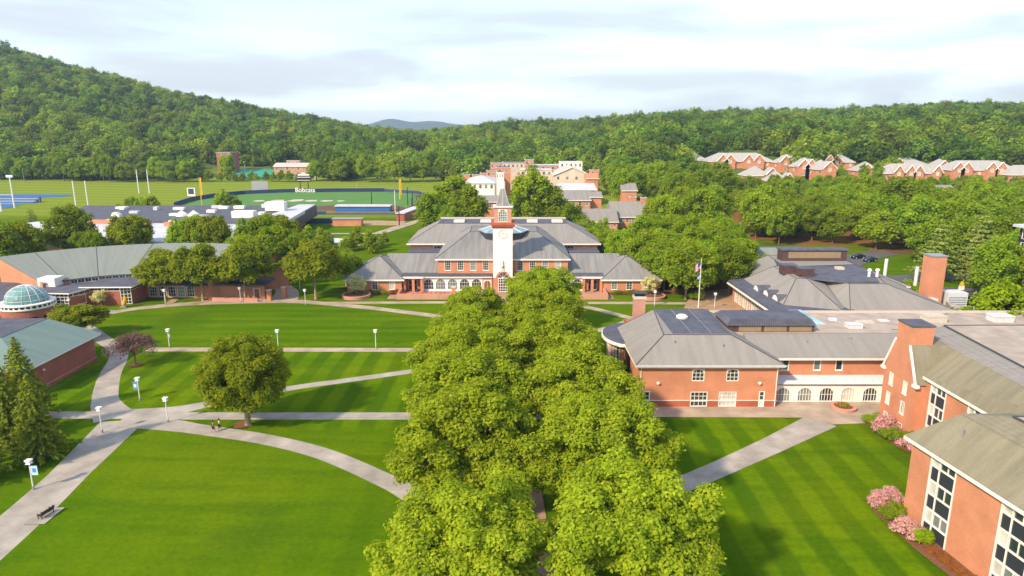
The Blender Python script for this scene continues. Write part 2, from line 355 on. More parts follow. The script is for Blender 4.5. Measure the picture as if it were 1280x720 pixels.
# ------------------------------------------------------------------ terrain
US = [-260, 0, 60, 120, 200, 300, 400, 480, 530, 570, 620, 700, 760, 850, 960, 1060, 1140, 1280, 1560]
VS = [20, 46, 57, 74, 97, 124, 144, 157, 162, 158, 152, 149, 143, 138, 136, 132, 127, 128, 128]
YB = [0, 230, 350, 450, 540, 650, 800, 1000, 1200, 2200]
FL = [0, 0, 0, 0, .02, .22, .58, 1, .9, 0]
FM = [0, 0, 0, 0, .05, .3, .65, 1, .9, 0]
FR = [0, 0, .06, .17, .40, .60, .78, 1, .95, 0]
def terrain(x, y):
    if y < 225: return 0.0
    u = 640+F*x/(y*1.03)
    v = float(np.interp(u, US, VS)); rz = CH+1000*(_ray(640, v)[2]/_ray(640, v)[1])-14
    fl, fm, fr = (float(np.interp(y, YB, q)) for q in (FL, FM, FR))
    if u < 480: f = fl+(fm-fl)*max(0, (u-380)/100)
    elif u > 700: f = fm+(fr-fm)*min(1, (u-700)/120)
    else: f = fm
    n = (math.sin(x*.017+1.3)*math.sin(y*.013)+.5*math.sin(x*.041+y*.037))*3.0
    return f*rz+n*min(1, max(0, f*4))*min(1, max(0, (y-500)/200))
xs = list(np.concatenate([np.linspace(-9000, -1700, 8), np.arange(-1600, -500, 25), np.arange(-500, 700, 14), np.arange(700, 1600, 25), np.linspace(1700, 9000, 8)]))
ys = list(np.concatenate([np.array([-400, -100, 100, 200, 225]), np.arange(235, 1250, 14), np.arange(1260, 2300, 80), np.array([2400, 3500, 5000, 9000])]))
tm = MB()
tm.v = [(float(x), float(y), terrain(x, y)) for y in ys for x in xs]
nx_ = len(xs)
tm.f = [(j*nx_+i, j*nx_+i+1, (j+1)*nx_+i+1, (j+1)*nx_+i) for j in range(len(ys)-1) for i in range(nx_-1)]
struct('ground', tm, 'grass', True)
# far blue hills
fh = MB(); HX = np.linspace(-2600, 1200, 90)
rows = []
for k, (yy, ff) in enumerate(((5200, 0), (5600, .7), (6000, 1), (6600, 0))):
    for x in HX:
        u = 640+F*x/(6000*1.03)
        h = 92+16*math.sin(u*.052-.4)+8*math.sin(u*.13)-max(0, (u-560))*1.1-max(0, 500-u)*.12
        fh.v.append((float(x), yy, max(-1, h*ff+14*math.sin(x*.01)*ff)))
for k in range(3):
    for i in range(89): a = k*90+i; fh.f.append((a, a+1, a+91, a+90))
struct('far_hills', fh, 'far_hill_green', True)
# ------------------------------------------------------------------ paths
def smooth(pts, n=8):
    if len(pts) < 3: return pts
    P = [pts[0]]+list(pts)+[pts[-1]]; out = []
    for i in range(1, len(P)-2):
        p0, p1, p2, p3 = (np.array(P[i+k], float) for k in (-1, 0, 1, 2))
        for j in range(n):
            t = j/n; out.append(tuple(.5*((2*p1)+(-p0+p2)*t+(2*p0-5*p1+4*p2-p3)*t*t+(-p0+3*p1-3*p2+p3)*t**3)))
    out.append(tuple(pts[-1])); return out
_lay = [0]
def path(pts, w, m='concrete', name='path', sm=True):
    _lay[0] += 1; z = .004*_lay[0]
    p = [np.array(q, float) for q in (smooth(pts) if sm else pts)]; b = MB(); L = []; Rr = []
    ws = w if isinstance(w, (list, tuple)) else [w, w]
    for i, q in enumerate(p):
        d = p[min(i+1, len(p)-1)]-p[max(i-1, 0)]; d /= np.linalg.norm(d); n = np.array([-d[1], d[0]])
        ww = float(np.interp(i/(len(p)-1), np.linspace(0, 1, len(ws)), ws))/2
        L.append(q+n*ww); Rr.append(q-n*ww)
    for i in range(len(p)-1): b.poly([(*Rr[i], z), (*Rr[i+1], z), (*L[i+1], z), (*L[i], z)])
    return struct(name, b, m)
def sheet(pts, m, name, z=None):
    _lay[0] += 1; z = .004*_lay[0] if z is None else z
    return struct(name, MB().poly([(*q, z) for q in pts]), m)
path([(-50.5, 38), (-51.3, 55.5), (-51.6, 64), (-52.6, 74), (-54.5, 89)], [6.0, 5.6, 5.1, 4.8, 6.2])
path([(-56.2, 90), (-60.8, 95.5), (-64.9, 103), (-67.6, 109), (-69.8, 114.7), (-73.0, 120.6), (-78.1, 125.5), (-84.5, 131.8), (-91.5, 138)], [5.5, 3.6, 3.4, 3.2, 3.0, 3.0, 3.0, 3.4])
path([(-72, 91), (-56.1, 90.9), (-44.5, 90.6), (-14.8, 90.6), (0, 90.6), (14, 90.6)], 2.5, sm=False)
path([(-54.0, 89.2), (-47.5, 87.6), (-41.3, 85.8), (-32.8, 83.2), (-24.3, 79.3), (-16.1, 73.4), (-10.7, 68.5), (-3.1, 58.5), (2, 52)], [4.6, 2.9, 2.7, 2.7, 2.9, 3])
path([(-55.3, 90.6), (-49.9, 92.0), (-45.9, 94.4), (-38.6, 99.0), (-34.3, 101.6), (-26.2, 105.0), (-13.0, 110.6), (2, 117)], [5, 2.2, 2.0, 2.0])
path([(-67.5, 120.6), (-13.3, 120.3), (14, 120.2)], 2.3, 'paver_tan', sm=False)
path([(-95, 132.0), (-93.2, 139), (-90.3, 144.5), (-85.5, 149.9), (-76.5, 154.0), (-65.3, 156.3), (-52.8, 156.7), (-42.9, 154.3), (-27.2, 148.5), (-10.1, 140.5)], [2.6, 2.6, 2.6, 3.4, 4.2, 3, 2.6, 2.4], 'paver_tan')
path([(-54.5, 156.0), (-56.3, 166), (-62, 176), (-70, 186)], [7.5, 4.5, 4], 'paver_tan')
path([(-44.5, 155.2), (-13.5, 155.6), (18.7, 155.2), (46.0, 154.6)], 2.1, 'paver_tan', sm=False)
path([(13, 154.5), (18.2, 150.4), (24.5, 143.3), (30, 138)], 2.2, 'paver_tan', sm=False)
path([(8, 131), (16.1, 132.2), (20.5, 135.0), (26, 141)], 2.2)
path([(19.0, 119), (19.4, 127), (23, 135)], 2.2)
path([(16.5, 69.0), (19.3, 71.1), (25.5, 75.4), (34, 81.6), (43.3, 88.8)], [2.9, 3.0, 3.3, 4.4], sm=False)
path([(2.3, 38), (1.2, 60), (-.5, 100), (-2.2, 150), (-2.3, 160)], 5.2, 'paver_pink')
sheet([(-14.3, 157.6), (12, 157.6), (12.5, 167), (-14.5, 167)], 'paver_pink', 'plaza')
sheet([(-30, 158.8), (-14.2, 158.8), (-14.2, 166.9), (-30, 166.9)], 'paver_pink', 'terrace')
sheet([(9, 158.8), (24.5, 158.8), (24.5, 166.9), (9, 166.9)], 'paver_pink', 'terrace')
sheet([(18.0, 93.9), (17.4, 90.1), (41.3, 89.9), (44.3, 87.6), (51.5, 88.2), (51.6, 89.5), (55.6, 90), (55.6, 95.9), (39, 95.9), (38.7, 93.9)], 'paver_tan', 'patio')
sheet([(-109, 140), (-95.5, 130), (-89.5, 142), (-88, 148.2), (-97, 149), (-103, 149)], 'concrete', 'forecourt')
sheet([(39, 150), (51, 146), (53, 133), (60, 165), (56, 172), (44, 163)], 'dirt_tan', 'gravel_yard')
sheet([(-48.4, 63.2), (-48.3, 66.4), (-50.4, 66.2), (-50.6, 63.2)], 'concrete', 'bench_pad')
path([(-80.6, 158.4), (-80.0, 153.6)], 1.8, 'paver_pink', sm=False)
path([(-71.8, 158), (-74.5, 154)], 1.6, 'paver_pink', sm=False)
path([(95, 198), (103, 205), (112, 214), (124, 222)], 9, 'asphalt', 'road')
path([(85, 175), (100, 180), (140, 186), (230, 180)], 8, 'asphalt', 'road')
sheet([(86, 122), (124, 122), (126, 170), (88, 172)], 'asphalt', 'service_yard')
sheet([(118, 222), (128, 243), (205, 262), (250, 262), (230, 225), (150, 216)], 'forest_floor', 'forest_floor')
sheet([(36, 162), (62, 172), (64, 232), (24, 236), (26, 184), (36, 180)], 'forest_floor', 'forest_floor')
# sports fields
sheet([(-175, 352), (-140, 335), (-48, 336), (-44, 392), (-58, 425), (-82, 441), (-144, 436), (-166, 425), (-176, 404)], 'turf_sports', 'baseball_field')
b = [(-80+26*math.cos(t), 345+22*math.sin(t)) for t in np.linspace(.0, math.pi, 20)]
sheet(b+[(-108, 338), (-52, 338)], 'dirt_infield', 'infield')
path([(-52, 350), (-49, 385), (-58, 420)], 5, 'dirt_infield', 'warning_track')
sheet([(-100, 326), (-44, 326), (-44, 332), (-100, 332)], 'dirt_tan', 'dirt_strip')
sheet([(-76, 285), (-47, 285), (-46, 298), (-60, 301), (-80, 298)], 'dirt_tan', 'softball_infield')
# mark in centre field: pale bobcat-coloured patches are simplified to an abstract team mark
mk = MB(); _lay[0] += 1
for i, (cx, w, h) in enumerate([(-142, 7, 3.5), (-132, 8, 6), (-122, 9, 9), (-113, 8, 5), (-104, 8, 3.5), (-96, 5, 2)]):
    mk.poly([(cx-w/2, 383+(i % 2), .004*_lay[0]), (cx, 380, .004*_lay[0]), (cx+w/2, 382+(i % 3), .004*_lay[0]), (cx+w*.3, 384+h, .004*_lay[0]), (cx-w*.3, 385+h*.8, .004*_lay[0])])
struct('field_marking', mk, 'cap_stone')
sheet([(-330, 330), (-262, 333), (-258, 350), (-262, 366), (-330, 372)], 'blue_court', 'running_track')
sheet([(-330, 395), (-292, 398), (-268, 408), (-268, 421), (-330, 424)], 'blue_court', 'running_track')
sheet([(-330, 372), (-270, 370), (-274, 394), (-330, 394)], 'metal_light', 'paved_court')
tc_ = MB()
for i in range(6):
    for j in range(4):
        q = []
        for a, b_ in ((i, j), (i+1, j), (i+1, j+1), (i, j+1)):
            yy = 536+b_*12; xx = D(292+a*14, 220, yy)[0]; q.append((xx, yy, terrain(xx, yy)+.35))
        tc_.poly(q)
struct('tennis_court', tc_, 'teal_court')
path([(-52, 262), (-44, 290), (-36, 318), (-42, 350), (-38, 420)], 5, 'paver_tan')
path([(-110, 258), (-80, 262), (-52, 262)], 3, 'concrete')
sheet([(-78, 243), (-58, 240), (-56, 249), (-70, 252)], 'metal_light', 'pool_terrace')
path([(-80, 232), (-52, 236), (-50, 250)], 2.4, 'concrete')
# ================================================================== BUILDINGS
WIN = dict(nx=2, nz=4)
# ---------------- library with clock tower
LX = -2.3
lib = root('library', (LX, 168, 0), 'brick library with hipped grey roofs, skylight and two low pavilion wings behind the central avenue', 'building')
w = MB()
wz = 4.95
fw_ = [dict(nx=3, nz=4, glass=g) for g in ('glass', 'glass', 'glass_half', 'glass')]
XA, XB = -18.7, 14.1
ww = [(x-XA, wz, 1.55, 2.5, dict(nx=3, nz=4, glass=g)) for x, g in zip((-16.2, -13.0, -9.8, -6.6, 2.0, 5.2, 8.4, 11.6), ('glass', 'glass', 'glass_half', 'glass', 'glass', 'glass', 'glass_half', 'glass_blind'))]
wall(w, lib, (XA, 169), (XB, 169), 0, 8, ww)
wall(w, lib, (XA, 192), (XA, 169), 0, 8); wall(w, lib, (XB, 169), (XB, 192), 0, 8)
for sg in (-1, 1):
    a, b = (-28.6, XA) if sg < 0 else (XB, 24.0)
    ww = [((b-a)-2.0, 6.2, 2.8, 1.5, dict(nx=3, nz=1))] if sg < 0 else [(2.0, 6.2, 2.8, 1.5, dict(nx=3, nz=1))]
    wall(w, lib, (a, 190), (b, 190), 0, 8.4, ww)
wall(w, lib, (-28.6, 214), (-28.6, 190), 0, 8.4); wall(w, lib, (24.0, 190), (24.0, 214), 0, 8.4); wall(w, lib, (24.0, 214), (-28.6, 214), 0, 8.4)
w.build('wall', 'brick', lib)
hip(lib, rect(XA-.6, XB+.6, 168.3, 196), 8.0, rect(-11.5, 7, 185, 196), 12.38, 'shingle_stained')
hip(lib, rect(-29.6, 25.0, 189, 215), 8.45, rect(-22.0, 16.5, 202, 212), 12.3, 'shingle_grey', flat='membrane_dark')
for x in (-17.5, -9.5, 4.5, 12): MB().box(x, x+3.2, 204, 207, 12.36, 12.9).build('roof_skylight', 'white_trim', lib)
MB().box(-22.2, 16.7, 212.0, 212.5, 12.3, 12.9).build('parapet', 'cap_stone', lib)
r = MB().lathe((LX, 184.8), [(6.6, 9.6), (6.6, 12.75), (6.3, 12.8)], 8).build('skylight_curb', 'panel_dark', lib)
MB().lathe((LX, 184.8), [(6.8, 12.75), (6.8, 12.95), (.05, 15.0)], 8).build('skylight', 'glass_blue', lib)
sk = MB()
for i in range(8):
    t = 2*math.pi*i/8; sk.tube((LX+6.8*math.cos(t), 184.8+6.8*math.sin(t), 12.99), (LX, 184.8, 15.04), .07, .07, 5)
sk.build('skylight_frame', 'white_trim', lib)
for sg in (-1, 1):
    mx = lambda x: x if sg < 0 else 2*LX-x
    def rr(x0, x1, y0, y1): a, b = sorted((mx(x0), mx(x1))); return rect(a, b, y0, y1)
    def wr(A, B): A2, B2 = (mx(A[0]), A[1]), (mx(B[0]), B[1]); return (A2, B2) if sg < 0 else (B2, A2)
    p = MB()
    A, B = wr((-40.9, 165), (-27.4, 165)); L = 13.5
    g3 = ['glass', 'glass', 'glass_blind'] if sg < 0 else ['glass_half', 'glass', 'glass_blind']
    ss = [3.6, 6.9, 11.2] if sg < 0 else [2.6, 6.3, 10.2]
    wall(p, lib, A, B, 0, 3.5, [(s, .9, 1.5, 2.0, dict(nx=2, nz=3, glass=g)) for s, g in zip(ss, g3)])
    A, B = wr((-40.9, 183), (-40.9, 165)); wall(p, lib, A, B, 0, 3.5, [(5, .9, 1.5, 2.0), (9, .9, 1.5, 2.0), (13, .9, 1.5, 2.0)])
    A, B = wr((-27.4, 165), (-27.4, 168)); wall(p, lib, A, B, 0, 3.5)
    A, B = wr((-18.7, 181), (-40.9, 183)); wall(p, lib, A, B, 0, 3.5)
    # lobby wall behind the portico
    A, B = wr((-27.4, 168), (-22.6, 168)); wall(p, lib, A, B, 0, 3.8, [(2.4, .05, 2.2, 2.7, dict(nx=2, nz=2, name='door', frame='white_trim'))])
    p.build('wall', 'brick', lib)
    hip(lib, rr(-41.7, -26.6, 164.2, 183.8), 3.6, [(mx(-34.6), 173), (mx(-33.8), 173), (mx(-33.8), 175.5), (mx(-34.6), 175.5)] if sg < 0 else [(mx(-33.8), 173), (mx(-34.6), 173), (mx(-34.6), 175.5), (mx(-33.8), 175.5)], 7.7, 'shingle_stained')
    q = rr(-33, -18.7, 169.3, 185); t_ = rr(-33, -18.7, 178.5, 179.5)
    MB().frustum(q, 4.25, t_, 7.45).build('roof', 'shingle_stained', lib)
    MB().prism(rr(-28.6, -18.7, 183.5, 190), 6.2, 7.0).build('flat_roof', 'membrane_dark', lib)
    # arcade
    f = MB(); A, B = wr((-22.4, 166.9), (-7.4 if sg < 0 else -8.0, 166.9))
    n = 5; Lx = abs(A[0]-B[0])
    wall(f, lib, A, B, 0, 3.9, [((i+.5)*Lx/n, .45, 2.5, 2.75, dict(nx=4, nz=3, arch=1.25, name='arched_window', glass='glass_half' if i in (1, 2) else 'glass')) for i in range(n)], .2)
    f.build('arcade', 'white_stucco', lib)
    MB().prism(rr(-27.6, -4.9, 166.2, 169.3), 3.95, 4.2).build('flat_roof', 'membrane_dark', lib)
    MB().prism(rr(-27.4, -4.9, 166.3, 169.2), 3.6, 3.94).build('cornice', 'white_trim', lib)
    for x in (-27.1, -24.9, -22.8): MB().prism(rr(x, x+.62, 165.6, 166.3), 0, 3.6).build('column', 'brick', lib)
    MB().prism(rr(-27.6, -22, 165.3, 166.3), 3.6, 3.92).build('portico_beam', 'white_trim', lib)
    tw = MB().prism(rr(-27.6, -14.4, 158.5, 158.9), 0, 1.35).prism(rr(-27.6, -27.2, 158.9, 165), 0, 1.35)
    tag(tw.build('terrace_wall', 'brick_pink', None), 'low brick terrace wall along the %s side of the plaza' % ('left' if sg < 0 else 'right'), 'wall')
    tp = root('terrace_pier', (mx(-14.1), 158.7, 0), 'square brick pier ending the terrace wall on the %s side of the plaza' % ('left' if sg < 0 else 'right'), 'pier')
    MB().prism(rr(-14.38, -13.5, 158.3, 159.1), 0, 2.9).build('shaft', 'brick', tp); MB().prism(rr(-14.5, -13.4, 158.2, 159.2), 2.9, 3.1).build('cap', 'cap_stone', tp)
# entrance door beside tower
d = MB(); pt = wall(d, lib, (-7.4, 166.7), (-4.9, 166.7), 0, 3.59, [(1.25, .02, 1.9, 2.9, dict(nx=2, nz=1, arch=.9, name='door', glass='wood_door', fw=.14))]); d.build('wall', 'brick', lib)
# tower
tx0, tx1, ty0, ty1 = -4.72, .18, 166.2, 171.2
tb = MB(); wall(tb, lib, (tx0, ty0), (tx1, ty0), 0, 3.6, [((tx1-tx0)/2, .02, 2.3, 3.5, dict(nx=4, nz=5, name='door', fw=.12, mun=.09))])
wall(tb, lib, (tx0, ty1), (tx0, ty0), 0, 3.6); wall(tb, lib, (tx1, ty0), (tx1, ty1), 0, 3.6); wall(tb, lib, (tx1, ty1), (tx0, ty1), 0, 3.6)
tb.build('tower_base', 'brick', lib)
s = MB().box(tx0+.05, tx1-.05, ty0+.06, ty1-.06, 3.6, 16.3); s.build('tower_shaft', 'white_stucco', lib)
# arched fanlight over the tower door with brick surround
cx = (tx0+tx1)/2
a = MB(); K = 12
for i in range(K):
    t0, t1 = math.pi*i/K, math.pi*(i+1)/K
    q = [(cx+r_*math.cos(t), ty0-.05, 3.6+r_*math.sin(t)) for r_, t in ((1.25, t0), (1.75, t0), (1.75, t1), (1.25, t1))]
    q2 = [(x, ty0+.08, z) for x, y, z in q]; n0 = len(a.v); a.v += q+q2
    a.f += [(n0, n0+1, n0+2, n0+3), (n0+1, n0+5, n0+6, n0+2), (n0, n0+3, n0+7, n0+4), (n0, n0+4, n0+5, n0+1), (n0+3, n0+2, n0+6, n0+7)]
a.build('arch_surround', 'brick', lib)
a = MB(); a.poly([(cx+1.25*math.cos(t), ty0-.0, 3.6+1.25*math.sin(t)) for t in np.linspace(0, math.pi, 13)]); fl_ = a.build('fanlight', 'glass', lib)
a = MB()
for t in (math.pi*.25, math.pi*.5, math.pi*.75): a.tube((cx, ty0-.03, 3.62), (cx+1.22*math.cos(t), ty0-.03, 3.6+1.22*math.sin(t)), .045, .045, 4)
a.box(cx-1.25, cx+1.25, ty0-.06, ty0-.01, 3.5, 3.66); a.build('muntin', 'white_trim', fl_)
# clock and niche statue
def disc(cx_, y, z, r0, r1, dep, k=28):
    m = MB()
    for i in range(k):
        a0, a1 = 2*math.pi*i/k, 2*math.pi*(i+1)/k
        q = [(cx_+r_*math.cos(t), y, z+r_*math.sin(t)) for r_, t in ((r0, a0), (r1, a0), (r1, a1), (r0, a1))]; n0 = len(m.v)
        m.v += q+[(x, y+dep, zz) for x, _, zz in q]; m.f += [(n0, n0+1, n0+2, n0+3), (n0+1, n0+5, n0+6, n0+2), (n0, n0+3, n0+7, n0+4)]
    return m
ck = disc(cx, ty0-.05, 14.6, .95, 1.1, .12).build('clock', 'cap_stone', lib)
MB().tube((cx, ty0-.02, 14.6), (cx+.35, ty0-.02, 14.95), .04, .03, 4).build('hour_hand', 'metal_grey', ck)
MB().tube((cx, ty0-.03, 14.6), (cx-.15, ty0-.03, 15.25), .035, .025, 4).build('minute_hand', 'metal_grey', ck)
n_ = disc(cx, ty0-.08, 6.4, .0, .34, .16, 16); n_.box(cx-.34, cx+.34, ty0-.08, ty0+.08, 5.3, 6.4); n_.tube((cx, ty0-.18, 6.35), (cx, ty0-.18, 7.9), .2, .12, 8).tube((cx, ty0-.18, 7.85), (cx, ty0-.18, 8.15), .14, .02, 8).box(cx-.5, cx+.5, ty0-.35, ty0+.06, 5.1, 5.3); n_.build('niche_ornament', 'cap_stone', lib)
# corbelled band and belfry
cb = MB()
for i, (e, z0, z1) in enumerate(((.12, 16.1, 16.45), (.3, 16.45, 16.8), (.5, 16.8, 17.35))): cb.box(tx0-e, tx1+e, ty0-e, ty1+e, z0, z1)
for i in range(12): x = tx0-.2+i*.49; cb.box(x, x+.24, ty0-.42, ty0-.12, 16.35, 16.8)
cb.build('corbel_band', 'brick_base', lib)
bx0, bx1, by0, by1 = tx0+.33, tx1-.33, ty0+.33, ty1-.33
bm_ = MB(); kw = dict(nx=4, nz=5, arch=1.05, glass='glass_teal', name='arched_window', mun=.08, rec=.25)
for A, B in (((bx0, by0), (bx1, by0)), ((bx1, by0), (bx1, by1)), ((bx1, by1), (bx0, by1)), ((bx0, by1), (bx0, by0))): wall(bm_, lib, A, B, 17.35, 21.1, [(2.12, 17.65, 2.2, 2.95, kw)], .3)
bm_.build('belfry', 'brick_pink', lib)
MB().box(bx0-.3, bx1+.3, by0-.3, by1+.3, 21.1, 21.35).build('cornice', 'white_trim', lib)
c0, c1 = (bx0+bx1)/2, (by0+by1)/2
MB().frustum(rect(bx0+.45, bx1-.45, by0+.45, by1-.45), 21.35, rect(c0-.6, c0+.6, c1-.6, c1+.6), 25.5).build('spire', 'shingle_stained', lib)
sp = MB()
for a_, b_ in ((bx0+.45, by0+.45), (bx1-.45, by0+.45), (c0, by0+.45)): sp.tube((a_, b_, 21.38), (c0+(a_-c0)*.2, c1-.6, 25.52), .05, .04, 4)
sp.build('spire_seam', 'metal_light', lib)
ln = MB()
for a_ in (-.5, 0, .5):
    for b_ in (-.5, .5): ln.tube((c0+a_, c1+b_, 25.5), (c0+a_, c1+b_, 27.1), .06, .06, 5)
for z in (25.5, 26.0, 26.55, 27.1): ln.box(c0-.58, c0+.58, c1-.58, c1+.58, z-.05, z+.05)
ln.tube((c0, c1, 27.1), (c0, c1, 28.6), .06, .02, 5); ln.build('lantern', 'white_trim', lib)
# ---------------- brick hall right of the avenue (student centre)
sc_ = root('student_hall', (36, 100, 0), 'brick hall with grey hipped roof, copper roof monitor and white arcade behind the tan patio', 'building')
w = MB()
DOOR = dict(nx=1, nz=3, name='door', fw=.2, mun=.16, sill=False)
wall(w, sc_, (18.5, 93.8), (38.8, 93.8), 1.0, 6.6, [(1.1, 1.001, 1.25, 1.5, dict(nx=1, nz=2, name='door', fw=.16)), (8.6, 4.05, 1.8, 1.85, dict(nx=3, nz=3, arch=.7, name='arched_window', glass='glass')), (13.6, 4.05, 1.8, 1.85, dict(nx=3, nz=3, arch=.7, name='arched_window')),
    (8.9, 1.001, 2.5, 1.4, dict(nx=4, nz=2, sill=False)), (13.1, 1.001, 2.6, 1.4, dict(nx=4, nz=2, glass='glass_blind', sill=False)), (18.1, 1.001, .85, 1.5, dict(nx=1, nz=2, name='door', fw=.14))])
wall(w, sc_, (18.5, 93.8), (18.5, 93.8001), 0, .1) if 0 else None
wall(w, sc_, (18.5, 101.5), (18.5, 93.8), 0, 6.6); wall(w, sc_, (38.8, 93.8), (38.8, 97.3), 0, 6.6)
wall(w, sc_, (20, 118), (20, 101.5), 0, 6.6); wall(w, sc_, (60, 118), (20, 118), 0, 6.6)
w.build('wall', 'brick', sc_)
w = MB(); wall(w, sc_, (18.5, 93.8), (38.8, 93.8), 0, .999, [(1.1, .02, 1.25, .975, dict(nx=1, nz=1, name='door_panel', fw=.2, sill=False, glass='white_trim')), (8.9, .1, 2.5, .895, dict(nx=4, nz=1, sill=False)), (13.1, .1, 2.6, .895, dict(nx=4, nz=1, glass='glass_blind', sill=False)), (18.1, .02, .85, .975, dict(nx=1, nz=1, name='door_panel', fw=.2, sill=False, glass='white_trim'))])
w.build('base_course', 'brick_base', sc_)
st = MB()
for a_, b_ in ((1.8, 7.6), (10.2, 11.75), (14.45, 17.6), (18.6, 20.3)): st.box(18.5+a_, 18.5+b_, 93.76, 93.84, 1.0, 1.1)
st.build('stone_band', 'white_trim', sc_)
for x in (21.3, 36.1): MB().lathe((x, 93.6), [(.02, 3.55), (.22, 3.7), (.25, 3.85), (.02, 4.05)], 10).build('wall_lamp', 'lamp_white', sc_)
hip(sc_, [(17.8, 93.0), (39.4, 93.0), (39.4, 112), (17.8, 112)], 6.75, [(22.6, 97.4), (32.6, 97.4), (32.6, 112), (24.0, 112)], 10.0, 'shingle_grey', flat=None)
MB().prism([(24.1, 98.0), (32.5, 98.0), (33.2, 111.9), (24.1, 111.9)], 10.003, 10.07).build('flat_roof', 'membrane_dark', sc_)
MB().lathe((27.5, 106.5), [(.9, 10.07), (.95, 10.35), (.6, 10.6), (.02, 10.7)], 14).build('roof_vent', 'white_trim', sc_)
for x in (26.9, 29.9): seams(sc_, [((x, 98.1, 10.09), (x, 111.8, 10.09))], .04, 'roof_seam', 'metal_grey')
# curved glazed bay on the left side with its swooping dark roof
bay = MB(); bw = MB(); K = 14; cxb, cyb = 20.5, 108.5
ang = np.linspace(math.pi*.62, math.pi*1.30, K+1)
P_ = [(cxb+5.6*math.cos(t), cyb+6.8*math.sin(t)) for t in ang]; Q_ = [(cxb+4.6*math.cos(t), cyb+5.8*math.sin(t)) for t in ang]
MB().prism(P_+[(cxb+2.5, cyb-5.3), (cxb+2.5, cyb+5.8)], 6.2, 6.7).build('bay_roof_edge', 'white_trim', sc_)
MB().prism([(cxb+(x-cxb)*.97, cyb+(y-cyb)*.97) for x, y in P_]+[(cxb+2.5, cyb-5.3), (cxb+2.5, cyb+5.8)], 6.703, 6.85).build('bay_roof', 'membrane_dark', sc_)
for i in range(K):
    A, B = Q_[i], Q_[i+1]; L, pt = frame_pt(A, B)
    if i % 3 == 1: MB().lbox(pt, 0, L, 0, 6.2, -.2, .0).build('bay_pier', 'brick', sc_)
    else: window(sc_, pt, 0, L, .2, 6.2, 1, 6, name='bay_window', glass='glass_half' if i % 3 else 'glass', sill=False)
# wing with arcade
w = MB(); wall(w, sc_, (38.8, 97.3), (57.5, 97.3), 0, 6.6, [(1.9, 4.45, 1.9, 1.75, dict(nx=2, nz=1)), (7.1, 4.45, 1.1, 1.75, dict(nx=1, nz=1, glass='glass_half')), (10.4, 4.45, 1.1, 1.75, dict(nx=1, nz=1))])
w.build('wall', 'brick', sc_)
MB().frustum([(38.5, 95.2), (55.9, 95.2), (55.9, 97.25), (38.5, 97.25)], 3.0, [(38.5, 97.1), (55.9, 97.1), (55.9, 97.25), (38.5, 97.25)], 3.75).build('porch_roof', 'metal_light', sc_)
f = MB(); wall(f, sc_, (38.9, 95.6), (55.4, 95.6), 0, 2.85, [(1.55+3.25*i, .12, 2.2, 2.25, dict(nx=5, nz=2, arch=1.0, name='arched_window' if i < 4 else 'door', glass=('glass_half', 'glass_half', 'glass', 'glass_blind', 'glass')[i], sill=False)) for i in range(5)], .25)
wall(f, sc_, (55.4, 95.6), (55.6, 91.5), 0, 2.85, [(2, .12, 1.8, 2.25, dict(nx=3, nz=2, arch=.85, name='arched_window', sill=False))], .25)
f.build('arcade', 'white_stucco', sc_)
MB().prism([(38.8, 95.3), (55.9, 95.3), (55.9, 97.2), (38.8, 97.2)], 2.85, 3.0).build('cornice', 'copper', sc_)
MB().frustum([(36, 96.3), (61, 96.3), (61, 101.9), (36, 101.9)], 6.75, [(36, 101.5), (61, 101.5), (61, 101.9), (36, 101.9)], 8.9).build('roof', 'shingle_grey', sc_)
MB().box(36, 61, 96.35, 96.55, 6.35, 6.745).build('cornice', 'white_trim', sc_)
MB().prism([(33.2, 101.95), (96, 101.95), (96, 113.5), (33.2, 113.5)], 8.3, 8.95).build('flat_roof', 'gravel_roof', sc_)
MB().prism([(33.4, 113.5), (96, 113.5), (96, 113.9), (33.4, 113.9)], 8.3, 9.3).build('parapet', 'cap_stone', sc_)
w = MB(); wall(w, sc_, (61, 101.9), (96, 101.9), 0, 8.3); wall(w, sc_, (96, 101.9), (96, 113.5), 0, 8.3); wall(w, sc_, (96, 113.5), (33.4, 113.5), 0, 8.3); w.build('wall', 'brick', sc_)
# copper monitor
mo = MB(); x0, x1, y0, y1 = 33.8, 47.2, 102.3, 109.2
MB().box(x0, x1, y0, y1, 8.95, 10.05).build('monitor', 'copper', sc_)
pn = MB()
for i in range(3): a_ = x0+1.6+i*3.95; pn.box(a_, a_+3.5, y0-.04, y0+.1, 9.05, 9.95)
pn.build('monitor_panel', 'copper_panel', sc_)
top = MB().frustum(rect(x0-.3, x1+.2, y0-.35, y1+.3), 10.05, rect(x0+.6, x1-.1, y0+1.0, y1-.4), 10.75); top.build('monitor_roof', 'membrane_dark', sc_)
rb = MB()
for i in range(36): a_ = x0-.2+i*.375; rb.tube((a_, y0-.36, 10.08), (x0+.6+(a_-x0+.2)*.93, y0+.98, 10.79), .05, .05, 4)
rb.build('roof_rib', 'seam', sc_)
